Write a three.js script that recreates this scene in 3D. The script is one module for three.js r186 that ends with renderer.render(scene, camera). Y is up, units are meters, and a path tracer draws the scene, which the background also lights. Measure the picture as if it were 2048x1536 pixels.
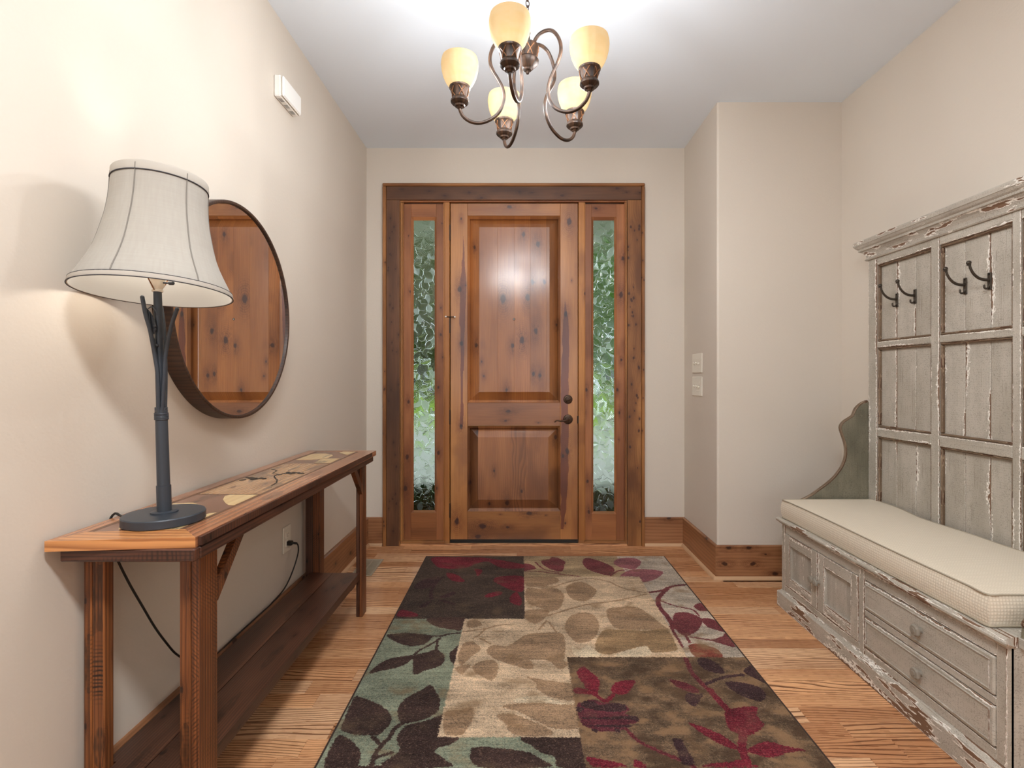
import * as THREE from 'three';
import { mergeGeometries, toCreasedNormals } from 'three/addons/utils/BufferGeometryUtils.js';
import { RoundedBoxGeometry } from 'three/addons/geometries/RoundedBoxGeometry.js';
import { RectAreaLightUniformsLib } from 'three/addons/lights/RectAreaLightUniformsLib.js';

// ------------------------------------------------------------------ camera, sky, exposure
// metres; the front-door wall is the plane z = 0, the hall runs towards +z, x to the right
const scene = new THREE.Scene();
const camera = new THREE.PerspectiveCamera(72.93, 2048 / 1536, 0.05, 200);
camera.position.set(0, 1.19, 3.70);
camera.lookAt(0, 1.19, 0);
camera.setViewOffset(2048, 1536, -17, 12, 2048, 1536);          // slight lens shift
const renderer = new THREE.WebGLRenderer({ antialias: true });
renderer.toneMapping = THREE.LinearToneMapping;
renderer.toneMappingExposure = 1.74;
renderer.shadowMap.enabled = true;
renderer.shadowMap.type = THREE.PCFSoftShadowMap;
RectAreaLightUniformsLib.init();
const LIGHT = { sky: 1.5, chandelier: 0.38, tableLampUp: 0.08, tableLamp: 0.05, ceiling: 14, hall: 86, white: [0.965, 1.0, 1.035] };
{ // bright overcast sky, even all round, a little whiter towards the horizon
  const w = 16, h = 64, d = new Float32Array(w * h * 4);
  for (let y = 0; y < h; y++) for (let x = 0; x < w; x++) {
    const e = Math.abs(y / (h - 1) * 2 - 1), o = (y * w + x) * 4;
    d[o] = 0.88 - 0.16 * e; d[o + 1] = 0.98 - 0.10 * e; d[o + 2] = 1.06; d[o + 3] = 1;
  }
  const t = new THREE.DataTexture(d, w, h, THREE.RGBAFormat, THREE.FloatType);
  t.mapping = THREE.EquirectangularReflectionMapping; t.magFilter = THREE.LinearFilter; t.needsUpdate = true;
  scene.background = t; scene.backgroundIntensity = LIGHT.sky;
}

// ------------------------------------------------------------------ helpers: noise
let seedState = 12345;
const rnd = () => { seedState = (seedState + 0x6d2b79f5) | 0; let t = Math.imul(seedState ^ (seedState >>> 15), 1 | seedState); t = (t + Math.imul(t ^ (t >>> 7), 61 | t)) ^ t; return ((t ^ (t >>> 14)) >>> 0) / 4294967296; };
const rr = (a, b) => a + (b - a) * rnd();
const TAB = new Float32Array(65536); for (let i = 0; i < 65536; i++) TAB[i] = rnd();
const hash2 = (x, y, s) => TAB[((Math.imul(x, 7349) + Math.imul(y, 31357) + Math.imul(s, 9973)) ^ (Math.imul(y, 513) >> 3)) & 65535];
function vn(x, y, s = 0) {
  const ix = Math.floor(x), iy = Math.floor(y); let fx = x - ix, fy = y - iy;
  fx = fx * fx * (3 - 2 * fx); fy = fy * fy * (3 - 2 * fy);
  const a = hash2(ix, iy, s), b = hash2(ix + 1, iy, s), c = hash2(ix, iy + 1, s), d = hash2(ix + 1, iy + 1, s);
  return a + (b - a) * fx + (c - a) * fy + (a - b - c + d) * fx * fy;
}
const fbm = (x, y, s = 0, n = 3) => { let v = 0, a = 0.5, t = 0; for (let i = 0; i < n; i++) { v += a * vn(x, y, s + i * 17); t += a; a *= 0.5; x *= 2.03; y *= 2.03; } return v / t; };
const clamp = (x, a = 0, b = 1) => x < a ? a : x > b ? b : x;
const sm = (a, b, x) => { x = clamp((x - a) / (b - a)); return x * x * (3 - 2 * x); };
const mix3 = (a, b, t) => [a[0] + (b[0] - a[0]) * t, a[1] + (b[1] - a[1]) * t, a[2] + (b[2] - a[2]) * t];

// ------------------------------------------------------------------ helpers: textures
function tex(w, h, fn, { srgb = true, wrap = THREE.MirroredRepeatWrapping } = {}) {   // fn(px, py) -> [r, g, b] in 0..255; row 0 is v = 0
  const d = new Uint8Array(w * h * 4);
  for (let y = 0, o = 0; y < h; y++) for (let x = 0; x < w; x++, o += 4) { const c = fn(x, y); d[o] = clamp(c[0], 0, 255); d[o + 1] = clamp(c[1], 0, 255); d[o + 2] = clamp(c[2], 0, 255); d[o + 3] = 255; }
  const t = new THREE.DataTexture(d, w, h, THREE.RGBAFormat);
  t.magFilter = THREE.LinearFilter; t.minFilter = THREE.LinearMipmapLinearFilter; t.generateMipmaps = true; t.wrapS = t.wrapT = wrap;
  if (srgb) t.colorSpace = THREE.SRGBColorSpace; t.needsUpdate = true; return t;
}
const gray = (w, h, fn, opt = {}) => tex(w, h, (x, y) => { const g = fn(x, y) * 255; return [g, g, g]; }, { srgb: false, ...opt });
function canvasTex(w, h, draw) {
  const c = document.createElement('canvas'); c.width = w; c.height = h; draw(c.getContext('2d'), w, h);
  const t = new THREE.CanvasTexture(c); t.colorSpace = THREE.SRGBColorSpace; return t;
}
// wood: u across the grain, v along it, in metres
function wood(u, v, o) {
  const s = o.seed ?? 0; let uu = u, core = 0, halo = 0, kd = 9;
  if (o.knots) for (const k of o.knots) {
    const du = u - k[0], dv = (v - k[1]) * 0.62, r = k[2], d = Math.hypot(du, dv);
    if (d > r * 7) continue;
    const e = Math.exp(-((d / (r * 2.1)) ** 2));
    uu -= du / (d + r * 0.35) * r * 0.9 * e;
    const wob = 0.82 + 0.4 * vn(Math.atan2(dv, du) * 1.6 + 7, k[1] * 50, s);
    core = Math.max(core, sm(0.92, 0.5, d / (r * wob)) * (0.75 + 0.35 * vn(u * 700, v * 700, s))); halo = Math.max(halo, Math.exp(-((Math.hypot(du, dv * 0.7) / (r * 2.4)) ** 2)) * (0.25 + 1.1 * fbm(u * 120, v * 55, s + 21, 3)) * (k[3] ?? 1)); kd = Math.min(kd, d / r);
  }
  const f = uu * (o.freq ?? 60) + (o.warp ?? 3) * fbm(u * (o.wu ?? 7), v * (o.wv ?? 1.1), s, 3);
  const fr = f - Math.floor(f), ring = fr < 0.8 ? (fr / 0.8) ** 2 : (1 - fr) / 0.2;
  if (o.stain) { const q = fbm(u * 5.5 + 3, v * 3.2, s + 40, 4); halo = Math.max(halo, o.stain * sm(0.56, 0.8, q)); kd = Math.min(kd, 8 + 2 * q); }
  const fib = vn(uu * (o.fibre ?? 1000), v * 14, s + 3), fib2 = vn(uu * 330, v * 5, s + 5), blot = fbm(u * 9, v * 1.7, s + 9, 3);
  const t = (o.ring ?? 0.4) * ring + (o.fib ?? 0.3) * (0.6 * fib + 0.4 * fib2) + (o.blot ?? 0.5) * (blot - 0.25);
  let c = mix3(o.light, o.dark, clamp(t));
  if (halo > 0.02) c = mix3(c, o.halo ?? [o.dark[0] * 0.75, o.dark[1] * 0.68, o.dark[2] * 0.66], clamp(halo * (0.62 + 0.16 * Math.sin(kd * 14))));
  if (core > 0) c = mix3(c, o.core ?? [58, 30, 24], core * 0.9);
  return c;
}

// ------------------------------------------------------------------ helpers: geometry in world axes
const V = (x, y, z) => new THREE.Vector3(x, y, z);
function fromTris(P, uv) {
  const g = new THREE.BufferGeometry();
  g.setAttribute('position', new THREE.Float32BufferAttribute(P, 3)); g.setAttribute('uv', new THREE.Float32BufferAttribute(uv, 2));
  g.computeVertexNormals(); return g;
}
// uv by the side a face looks to: v runs along the grain axis g, u across it; su, sv texture repeats per metre
function boxUV(P, o = {}) {
  const g = { x: 0, y: 1, z: 2 }[o.g ?? 'y'], su = o.su ?? 1, sv = o.sv ?? 1, du = o.du ?? 0, dv = o.dv ?? 0, uv = [];
  const lo = [1e9, 1e9, 1e9], hi = [-1e9, -1e9, -1e9];
  for (let i = 0; i < P.length; i++) { lo[i % 3] = Math.min(lo[i % 3], P[i]); hi[i % 3] = Math.max(hi[i % 3], P[i]); }
  for (let i = 0; i < P.length; i += 9) {
    const a = V(P[i + 3] - P[i], P[i + 4] - P[i + 1], P[i + 5] - P[i + 2]), b = V(P[i + 6] - P[i], P[i + 7] - P[i + 1], P[i + 8] - P[i + 2]), n = a.cross(b);
    const q = [Math.abs(n.x), Math.abs(n.y), Math.abs(n.z)], k = q[0] >= q[1] && q[0] >= q[2] ? 0 : q[1] >= q[2] ? 1 : 2;
    const va = k === g ? (g + 1) % 3 : g, ua = 3 - k - va;
    for (let j = 0; j < 9; j += 3) {
      const c = [P[i + j], P[i + j + 1], P[i + j + 2]];
      uv.push(o.norm ? (c[ua] - lo[ua]) / Math.max(1e-6, hi[ua] - lo[ua]) : c[ua] * su + du, c[va] * sv * (k === g ? 0.4 : 1) + dv);
    }
  }
  return uv;
}
function bx(x0, x1, y0, y1, z0, z1, o = {}) {          // chamfered box
  const c = Math.min(o.c ?? 0.002, (x1 - x0) / 2.1, (y1 - y0) / 2.1, (z1 - z0) / 2.1), P = [];
  const L = [x0, y0, z0], H = [x1, y1, z1];
  const pt = (sx, sy, sz, k) => [0, 1, 2].map((i) => { const s = [sx, sy, sz][i]; return (s > 0 ? H[i] : L[i]) - (i === k ? 0 : s * c); });
  const tri = (a, b, d, n) => { const u = V(...b).sub(V(...a)), w = V(...d).sub(V(...a)); u.cross(w).dot(V(...n)) < 0 ? P.push(...a, ...d, ...b) : P.push(...a, ...b, ...d); };
  const quad = (a, b, d, e, n) => { tri(a, b, d, n); tri(a, d, e, n); };
  for (let k = 0; k < 3; k++) for (const s of [-1, 1]) {
    const f = (p, q) => { const r = [0, 0, 0]; r[k] = s; r[(k + 1) % 3] = p; r[(k + 2) % 3] = q; return pt(...r, k); }, n = [0, 0, 0]; n[k] = s;
    quad(f(-1, -1), f(1, -1), f(1, 1), f(-1, 1), n);
  }
  if (c > 0) {
    for (let k = 0; k < 3; k++) for (const p of [-1, 1]) for (const q of [-1, 1]) {
      const i = (k + 1) % 3, j = (k + 2) % 3, f = (t, w) => { const r = [0, 0, 0]; r[k] = t; r[i] = p; r[j] = q; return pt(...r, w); }, n = [0, 0, 0]; n[i] = p; n[j] = q;
      quad(f(-1, i), f(1, i), f(1, j), f(-1, j), n);
    }
    for (const a of [-1, 1]) for (const b of [-1, 1]) for (const d of [-1, 1]) tri(pt(a, b, d, 0), pt(a, b, d, 1), pt(a, b, d, 2), [a, b, d]);
  }
  return fromTris(P, boxUV(P, o));
}
// a profile [[a, b] ...] swept along an axis; e0 / e1(a, b) shift the ends vertex by vertex (mitres). x: a = z, b = y; z: a = x, b = y; y: a = x, b = z
function prism(prof, axis, t0, t1, o = {}) {
  const P = [], at = (a, b, t) => axis === 'x' ? [t, b, a] : axis === 'z' ? [a, b, t] : [a, t, b], n = prof.length;
  const e0 = o.e0 || (() => 0), e1 = o.e1 || (() => 0);
  let area = 0; for (let i = 0; i < n; i++) { const p = prof[i], q = prof[(i + 1) % n]; area += p[0] * q[1] - q[0] * p[1]; }
  const flip = (area > 0) === (axis === 'z');
  const push = (a, b, c) => flip ? P.push(...a, ...b, ...c) : P.push(...a, ...c, ...b);
  const uv = [], su = o.su ?? 1, sv = o.sv ?? 1, du = o.du ?? 0, dv = o.dv ?? 0; let len = 0;
  const pushUV = (a, b, c) => flip ? uv.push(...a, ...b, ...c) : uv.push(...a, ...c, ...b);
  for (let i = 0; i < n; i++) {
    const p = prof[i], q = prof[(i + 1) % n], l = Math.hypot(q[0] - p[0], q[1] - p[1]);
    const A = at(...p, t0 + e0(...p)), B = at(...q, t0 + e0(...q)), C = at(...q, t1 + e1(...q)), D = at(...p, t1 + e1(...p));
    push(A, B, C); push(A, C, D);
    const ua = len * su + du, ub = (len + l) * su + du, va = t0 * sv + dv, vb = t1 * sv + dv;
    pushUV([ua, va], [ub, va], [ub, vb]); pushUV([ua, va], [ub, vb], [ua, vb]); len += l;
  }
  const tris = THREE.ShapeUtils.triangulateShape(prof.map((p) => new THREE.Vector2(p[0], p[1])), []);
  for (const [i, j, k] of tris) for (const end of [0, 1]) {
    const f = (m) => at(...prof[m], end ? t1 + e1(...prof[m]) : t0 + e0(...prof[m])), idx = end ? [i, j, k] : [i, k, j];
    const uvs = idx.map((m) => [prof[m][0] * su + du, prof[m][1] * sv + dv]);
    P.push(...f(idx[0]), ...f(idx[1]), ...f(idx[2])); uv.push(...uvs[0], ...uvs[1], ...uvs[2]);
  }
  return fromTris(P, uv);
}
function tube(pts, r, o = {}) {
  const c = new THREE.CatmullRomCurve3(pts.map((p) => V(...p)), false, o.type ?? 'centripetal');
  const g = new THREE.TubeGeometry(c, o.n ?? pts.length * 8, r, o.m ?? 10, false), caps = [];
  for (const t of [0, 1]) { const s = new THREE.SphereGeometry(r, 10, 6), p = c.getPoint(t); s.translate(p.x, p.y, p.z); caps.push(s); }
  const all = [g, ...caps]; if (o.taper) { const P = g.attributes.position, N = o.n ?? pts.length * 8, M = (o.m ?? 10) + 1; for (let i = 0; i <= N; i++) { const p = c.getPointAt(i / N), k = 1 + (o.taper - 1) * i / N; for (let j = 0; j < M; j++) { const q = i * M + j; P.setXYZ(q, p.x + (P.getX(q) - p.x) * k, p.y + (P.getY(q) - p.y) * k, p.z + (P.getZ(q) - p.z) * k); } } all.pop(); }
  return merge(all);
}
const lathe = (pts, x, y, z, n = 40) => toCreasedNormals(new THREE.LatheGeometry(pts.map((p) => new THREE.Vector2(p[0], p[1])), n), 0.62).translate(x, y, z);
const ball = (r, x, y, z, n = 16) => new THREE.SphereGeometry(r, n, Math.ceil(n * 0.7)).translate(x, y, z);
const merge = (list) => mergeGeometries(list.map((g) => { const q = g.index ? g.toNonIndexed() : g.clone(); for (const k of Object.keys(q.attributes)) if (!['position', 'normal', 'uv'].includes(k)) q.deleteAttribute(k); return q; }));

// ------------------------------------------------------------------ helpers: things and parts
const used = {}, origin = new Map();
const numbered = (n) => { const k = used[n] = (used[n] ?? -1) + 1; return k ? n + '_' + String(k).padStart(3, '0') : n; };
function shade(o) { o.castShadow = o.receiveShadow = true; return o; }
function thing(name, label, category, [x, y, z], kind) {       // a Group at the thing's base
  const o = new THREE.Group(); o.name = numbered(name); o.position.set(x, y, z); scene.add(o); origin.set(o, [x, y, z]);
  if (kind) o.userData.kind = kind; if (label) o.userData.label = label; if (category) o.userData.category = category;
  return o;
}
function part(parent, name, geo, mat, label) {                   // geometry comes in world axes and is moved to the thing's own
  const [x, y, z] = origin.get(parent); const m = shade(new THREE.Mesh(geo.translate(-x, -y, -z), mat)); m.name = name;
  parent.add(m); origin.set(m, [x, y, z]); if (label) m.userData.label = label; return m;
}
function subgroup(parent, name) { const g = new THREE.Group(); g.name = name; parent.add(g); origin.set(g, origin.get(parent)); return g; }
function struct(name, geo, mat) { const m = shade(new THREE.Mesh(geo, mat)); m.name = numbered(name); m.userData.kind = 'structure'; scene.add(m); origin.set(m, [0, 0, 0]); return m; }
const mat = (o) => new THREE.MeshPhysicalMaterial({ side: THREE.DoubleSide, ...o });

// ------------------------------------------------------------------ materials
const M = {};
{ // painted plaster walls: faint roller stipple
  const stip = gray(512, 512, (x, y) => 0.8 * fbm(x / 6, y / 6, 3, 3) + 0.2 * fbm(x / 24, y / 24, 8, 2));
  stip.repeat.set(1.6, 1.6);
  M.wall = mat({ color: 0xd6cbbd, roughness: 0.62, bumpMap: stip, bumpScale: 0.0004 });
  M.ceiling = mat({ color: 0xe6eef6, roughness: 0.9 });
  M.rearWall = mat({ color: 0xe2dace, roughness: 0.8 });
}
// red oak floor strips
M.oakMap = tex(1024, 1536, (x, y) => {
  const u = x / 1024 * 0.66, v = y / 1536 * 1.9;
  const f = u * 84 + 8.5 * fbm(u * 7, v * 1.15, 41, 2) + 0.5 * fbm(u * 40, v * 9, 43, 2), fr = f - Math.floor(f);
  const line = sm(0.60, 0.93, fr) * sm(1.0, 0.95, fr), pore = vn(u * 900, v * 22, 5), fine = vn(u * 1500, v * 30, 9), b = fbm(u * 12, v * 2, 11, 3);
  let c = mix3([240, 194, 150], [202, 152, 112], clamp(0.2 + 0.9 * (b - 0.3) + 0.22 * (fine - 0.5)));
  c = mix3(c, [88, 52, 33], clamp(line * (0.42 + 0.45 * pore) * (0.55 + 0.9 * vn(u * 10, v * 3, 21))));
  if (pore > 0.8) c = mix3(c, [104, 58, 32], 0.4);
  return c;
});
M.oakRough = gray(256, 256, (x, y) => 0.30 + 0.22 * fbm(x / 30, y / 16, 77, 3));
M.oak = [0xffffff, 0xf4e8dc, 0xe8d8ca, 0xfff2e4, 0xdcc8b8].map((c) => mat({ color: c, map: M.oakMap, roughness: 0.25, bumpMap: M.oakMap, bumpScale: 0.0003 }));
const OAK = { su: 1 / 0.66, sv: 1 / 1.9 };

// knotty pine of baseboards and trim
function pineTex(seed, light, dark, n, o = {}) {
  const knots = []; seedState = seed * 991; for (let i = 0; i < n; i++) knots.push([rr(0.02, 0.38), rr(0.05, 1.45), rr(0.006, 0.015)]);
  return tex(512, 1280, (x, y) => wood(x / 512 * 0.4, y / 1280 * 1.5, { seed, light, dark, freq: 46, warp: 3.2, ring: 0.42, fib: 0.3, blot: 0.7, knots, core: [52, 28, 20], ...o }));
}
const PINE = { su: 2.5, sv: 1 / 1.5 };
M.base = mat({ map: pineTex(3, [182, 130, 90], [126, 82, 52], 9), roughness: 0.4 });
M.shoe = mat({ color: 0xcda57f, roughness: 0.45 });

// reclaimed barn wood of the console table
function barnTex(seed, light, dark, saw, o = {}) {
  const knots = []; seedState = seed * 733; for (let i = 0; i < 10; i++) knots.push([rr(0.01, 0.29), rr(0.05, 1.15), rr(0.004, 0.009)]);
  return tex(512, 1280, (x, y) => {
    const u = x / 512 * 0.3, v = y / 1280 * 1.2;
    let c = wood(u, v, { seed, light, dark, freq: 95, warp: 2.2, wu: 10, wv: 0.9, ring: 0.5, fib: 0.45, blot: 0.9, knots, core: [24, 14, 10], ...o });
    const sk = v + u * (o.slant ?? 0.12), p = vn(u * 14, v * 7, seed + 31), k = sm(0.48, 0.8, p);
    const mark = Math.pow(0.5 + 0.5 * Math.sin(sk * 2 * Math.PI / 0.0105 + 9 * fbm(u * 14, v * 30, seed + 2, 3)), 2.2) * (0.35 + vn(u * 60, v * 260, seed + 7));
    c = mix3(c, [34, 20, 13], clamp(saw * mark * k));
    if (vn(u * 26, v * 6, seed + 66) > 0.80) c = mix3(c, [26, 17, 12], 0.55 * vn(u * 300, v * 60, seed));
    return c;
  });
}
const BARN = { su: 1 / 0.3, sv: 1 / 1.2 };
M.leg = mat({ map: barnTex(11, [176, 108, 56], [82, 46, 25], 0.95), roughness: 0.42 }); M.leg.bumpMap = M.leg.map; M.leg.bumpScale = 0.0012;
M.legSide = mat({ map: barnTex(12, [176, 106, 56], [80, 44, 24], 0.5, { slant: 0.9 }), roughness: 0.45 }); M.legSide.bumpMap = M.legSide.map; M.legSide.bumpScale = 0.0014;
M.shelf = mat({ map: barnTex(13, [128, 82, 58], [62, 38, 28], 0.35, { slant: 0.35, freq: 120 }), roughness: 0.36 }); M.shelf.bumpMap = M.shelf.map; M.shelf.bumpScale = 0.0016;
M.apron = mat({ map: barnTex(14, [112, 66, 44], [48, 28, 22], 0.75, { slant: 0.0 }), roughness: 0.4 }); M.apron.bumpMap = M.apron.map; M.apron.bumpScale = 0.002;
M.topWood = mat({ map: barnTex(15, [200, 140, 98], [140, 86, 56], 0.05, { freq: 50, blot: 0.8 }), roughness: 0.26, clearcoat: 0.5, clearcoatRoughness: 0.2 });
M.topEnd = mat({ map: barnTex(16, [222, 156, 94], [152, 92, 48], 0, { freq: 52, warp: 3, wv: 3.2, wu: 3, ring: 0.75, blot: 0.3, fib: 0.15 }), roughness: 0.28, clearcoat: 0.5, clearcoatRoughness: 0.2 });
M.field = mat({ map: barnTex(17, [168, 116, 88], [114, 74, 56], 0.05, { blot: 1.2, freq: 70 }), roughness: 0.26, clearcoat: 0.5, clearcoatRoughness: 0.2 });
M.spalt = mat({ map: barnTex(18, [212, 168, 120], [150, 102, 64], 0.08, { blot: 1.3, freq: 60, warp: 4 }), roughness: 0.26, clearcoat: 0.5, clearcoatRoughness: 0.2 });
M.paleInlay = mat({ map: barnTex(19, [240, 216, 164], [208, 170, 112], 0, { blot: 0.8, freq: 40 }), roughness: 0.28, clearcoat: 0.5, clearcoatRoughness: 0.2 });
M.darkInlay = mat({ color: 0x6a4a34, roughness: 0.35 });

// grey distressed paint of the hall bench: u = 0..1 across a piece, v in metres
const PAINT = [192, 184, 171], PRIMER = [240, 234, 224], BARE = [132, 102, 80];
function paintTex(seed, width, amp, always, spots, o = {}) {
  return tex(256, 1024, (x, y) => {
    const u = (x + 0.5) / 256, v = y / 1024 * 1.2, side = u < 0.5 ? 0 : 5, e = Math.min(u, 1 - u) * width;
    const grain = vn(u * width * 900, v * 18, seed), mott = fbm(u * width * 16, v * 6, seed + 4, 3);
    let c = mix3(PAINT, o.dark ?? [146, 137, 121], clamp(0.7 * mott + 0.15 * grain - 0.2));
    const sp = 0.8 * vn(u * width * 750, v * 750, seed + 8) + 0.2 * fbm(u * width * 40, v * 30, seed + 10, 2); if (sp > 0.66) c = mix3(c, [108, 100, 90], 0.55 * sm(0.66, 0.78, sp));
    const scr = vn(u * width * 420, v * 7, seed + 15); if (scr > 0.9) c = mix3(c, [120, 108, 94], 0.35);
    const big = Math.max(0, fbm(v * 4.3 + side, seed, seed + 2, 3) - 0.49) * amp * 1.3, rag = Math.max(0, 1.9 * fbm(v * 110 + side * 9, u * width * 260, seed + 6, 4) - 0.28);
    const reach = (always + big) * rag;
    if (e < reach) c = e < reach * (o.bare ?? 0.42) ? mix3(BARE, [106, 78, 58], vn(v * 90, u * 40, seed)) : PRIMER;
    else if (spots) {
      const n = fbm(u * width * 75, v * 11, seed + 12, 5);
      if (n > 1 - spots) c = n > 1 - spots + 0.05 ? mix3(BARE, [112, 84, 64], grain) : mix3(PRIMER, PAINT, 0.2 * grain);
    }
    return c;
  });
}
const pm = (m, o = {}) => mat({ map: m, roughness: 0.62, bumpMap: m, bumpScale: 0.0008, ...o });
M.plank = [101, 102, 103, 104, 105].map((s) => pm(paintTex(s, 0.115, 0.05, 0.0012, 0)));
M.rail = [111, 112, 113].map((s) => pm(paintTex(s, 0.045, 0.03, 0.0040, 0)));
M.worn = pm(paintTex(121, 0.09, 0.07, 0.003, 0.44));
M.mould = pm(paintTex(122, 0.03, 0.02, 0.0016, 0.33, { dark: [132, 116, 100] }));
M.beadPaint = pm(paintTex(127, 0.02, 0.02, 0.0010, 0.42, { dark: [104, 84, 66] }), { color: 0xb5a08c });
M.knobPaint = mat({ color: 0x8f877a, roughness: 0.6 });
M.crown = pm(paintTex(125, 0.1, 0.0, 0.0, 0.37, { dark: [140, 128, 114] }));
M.drawer = pm(paintTex(123, 0.13, 0.03, 0.0022, 0));
M.bodyPaint = pm(paintTex(124, 0.3, 0.02, 0.001, 0.22, { dark: [122, 118, 108] }));
M.armShadePaint = pm(paintTex(126, 0.25, 0.0, 0.0, 0.14, { dark: [92, 92, 82] }), { color: 0xb9b7a8 });  // darker, greener copy: the shade on the arm faces is put into the colour
const WEAR = { norm: true, sv: 1 / 1.2 };

// metals, plastics, cloth
M.bronze = mat({ color: 0x4a3526, metalness: 0.55, roughness: 0.42 });
M.bronzeDark = mat({ color: 0x2a1f18, metalness: 0.5, roughness: 0.4 });
{ const m = tex(256, 256, (x, y) => mix3([74, 52, 37], [38, 27, 20], sm(0.3, 0.75, fbm(x / 9, y / 40, 51, 3)))); M.arm = mat({ map: m, metalness: 0.35, roughness: 0.42 }); }
M.strap = mat({ color: 0x7d5334, metalness: 0.3, roughness: 0.4 });
M.ironHook = mat({ color: 0x4c443b, metalness: 0.6, roughness: 0.45 });
M.lampIron = mat({ color: 0x383d44, metalness: 0.15, roughness: 0.38 });
M.white = mat({ color: 0xf2efe9, roughness: 0.4 });
M.ivory = mat({ color: 0xe9e2d3, roughness: 0.45 });
M.black = mat({ color: 0x16130f, roughness: 0.45 });
M.mirror = mat({ color: 0xf4f4f2, metalness: 1, roughness: 0.0 });

// ------------------------------------------------------------------ the setting: walls, ceiling, floor
const XL = -1.096, XR = 1.907, XB = 1.167, ZB = 0.616, H = 2.827, ZH = 4.6;   // left wall, right wall, boxed-out corner, ceiling, end of the hall
const S = 1 / 282, DX = (p) => (p - 1041) * S, DY = (p) => 1.19 + (756 - p) * S;   // drawing units of the door elevation -> metres
const w_ = (name, x0, x1, y0, y1, z0, z1, m = M.wall) => bx(x0, x1, y0, y1, z0, z1, { c: 0, g: 'y' });
struct('wall_left', bx(XL - 0.15, XL, -0.2, H, -0.15, ZH, { c: 0 }), M.wall);
struct('wall_right', bx(XR, XR + 0.15, -0.2, H, ZB - 0.1, ZH, { c: 0 }), M.wall);
struct('wall_front', merge([bx(XL, DX(800.2), -0.2, H, -0.15, 0, { c: 0 }), bx(DX(1254.5), XB + 0.1, -0.2, H, -0.15, 0, { c: 0 }), bx(DX(800.2), DX(1254.5), DY(400.5), H, -0.15, 0, { c: 0 })]), M.wall);
{ const r = 0.012, arc = []; for (let i = 0; i <= 6; i++) { const a = i / 6 * Math.PI / 2; arc.push([XB + r - r * Math.cos(a), ZB - r + r * Math.sin(a)]); }   // bull-nosed corner bead
  struct('wall_corner', prism([[XB, -0.15], ...arc, [XR + 0.15, ZB], [XR + 0.15, -0.15]], 'y', -0.2, H), M.wall); }
struct('ceiling', bx(-3.6, 4.6, H, H + 0.15, -0.15, ZH, { c: 0 }), M.ceiling);
{ // the wide room the hall opens to, behind the camera: its windows and added fill lamps light the hall
  const z0 = ZH, z1 = 9.6, x0 = -3.4, x1 = 4.4, y1 = 3.4;
  struct('wall_header', bx(XL, XR, H, y1, z0, z0 + 0.12, { c: 0 }), M.rearWall);
  struct('wall_return', merge([bx(x0 - 0.15, XL, -0.2, y1, z0, z0 + 0.12, { c: 0 }), bx(XR, x1 + 0.15, -0.2, y1, z0, z0 + 0.12, { c: 0 })]), M.rearWall);
  struct('wall_far_left', bx(x0 - 0.15, x0, -0.2, y1, z0, z1, { c: 0 }), M.rearWall);
  struct('wall_far_right', bx(x1, x1 + 0.15, -0.2, y1, z0, z1, { c: 0 }), M.rearWall);
  struct('ceiling', bx(x0 - 0.15, x1 + 0.15, y1, y1 + 0.15, z0, z1 + 0.15, { c: 0 }), M.ceiling);
  const cols = [[-2.7, -0.9], [-0.4, 1.4], [1.9, 3.7]], b = [];
  let x = x0 - 0.15; for (const [a, c] of cols) { b.push(bx(x, a, -0.2, y1, z1, z1 + 0.15, { c: 0 })); b.push(bx(a, c, -0.2, 0.5, z1, z1 + 0.15, { c: 0 })); b.push(bx(a, c, 2.7, y1, z1, z1 + 0.15, { c: 0 })); x = c; }
  b.push(bx(x, x1 + 0.15, -0.2, y1, z1, z1 + 0.15, { c: 0 }));
  struct('wall_rear', merge(b), M.rearWall);
  const clear = mat({ color: 0xffffff, roughness: 0, transmission: 1, thickness: 0 });
  cols.forEach(([a, c], i) => {
    const g = thing('window_' + (i + 3), null, null, [(a + c) / 2, 0.5, z1 + 0.07], 'structure'), f = M.white;
    for (const [p, q, r, s] of [[a, a + 0.05, 0.5, 2.7], [c - 0.05, c, 0.5, 2.7], [a + 0.05, c - 0.05, 0.5, 0.55], [a + 0.05, c - 0.05, 2.65, 2.7], [(a + c) / 2 - 0.02, (a + c) / 2 + 0.02, 0.55, 2.65]]) part(g, 'window_frame', bx(p, q, r, s, z1 + 0.04, z1 + 0.1), f);
    part(g, 'pane', bx(a + 0.05, c - 0.05, 0.55, 2.65, z1 + 0.068, z1 + 0.072, { c: 0 }), clear);
  });
}
// floor: a slab and, wherever the photograph lets them be told apart, its oak strips one by one
const floor = struct('floor', bx(-3.4, 4.4, -0.2, -0.012, -0.12, 9.6, { c: 0, g: 'x', ...OAK }), M.oak[0]);
{
  seedState = 4711; const w = 0.0825;
  for (let r = 0; r < 33; r++) {
    const z0 = -0.075 + r * w, z1 = z0 + w, xe = z0 < ZB - 0.02 ? XB + 0.02 : XR; let x = XL - rr(0.0, 0.7);
    while (x < xe) {
      const l = rr(0.45, 1.35), a = Math.max(x, XL), b = Math.min(x + l, xe);
      if (b - a > 0.02) part(floor, 'plank', bx(a, b, -0.012, rr(-0.0003, 0), z0 + 0.0003, z1 - 0.0003, { c: 0.0009, g: 'x', ...OAK, du: rr(0, 2), dv: rr(0, 4) }), M.oak[Math.floor(rnd() * 5)]);
      x += l + 0.0004;
    }
  }
  struct('floor', bx(-3.4, 4.4, -0.012, 0, -0.075 + 33 * w, 9.6, { c: 0, g: 'x', ...OAK }), M.oak[1]);
}
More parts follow.
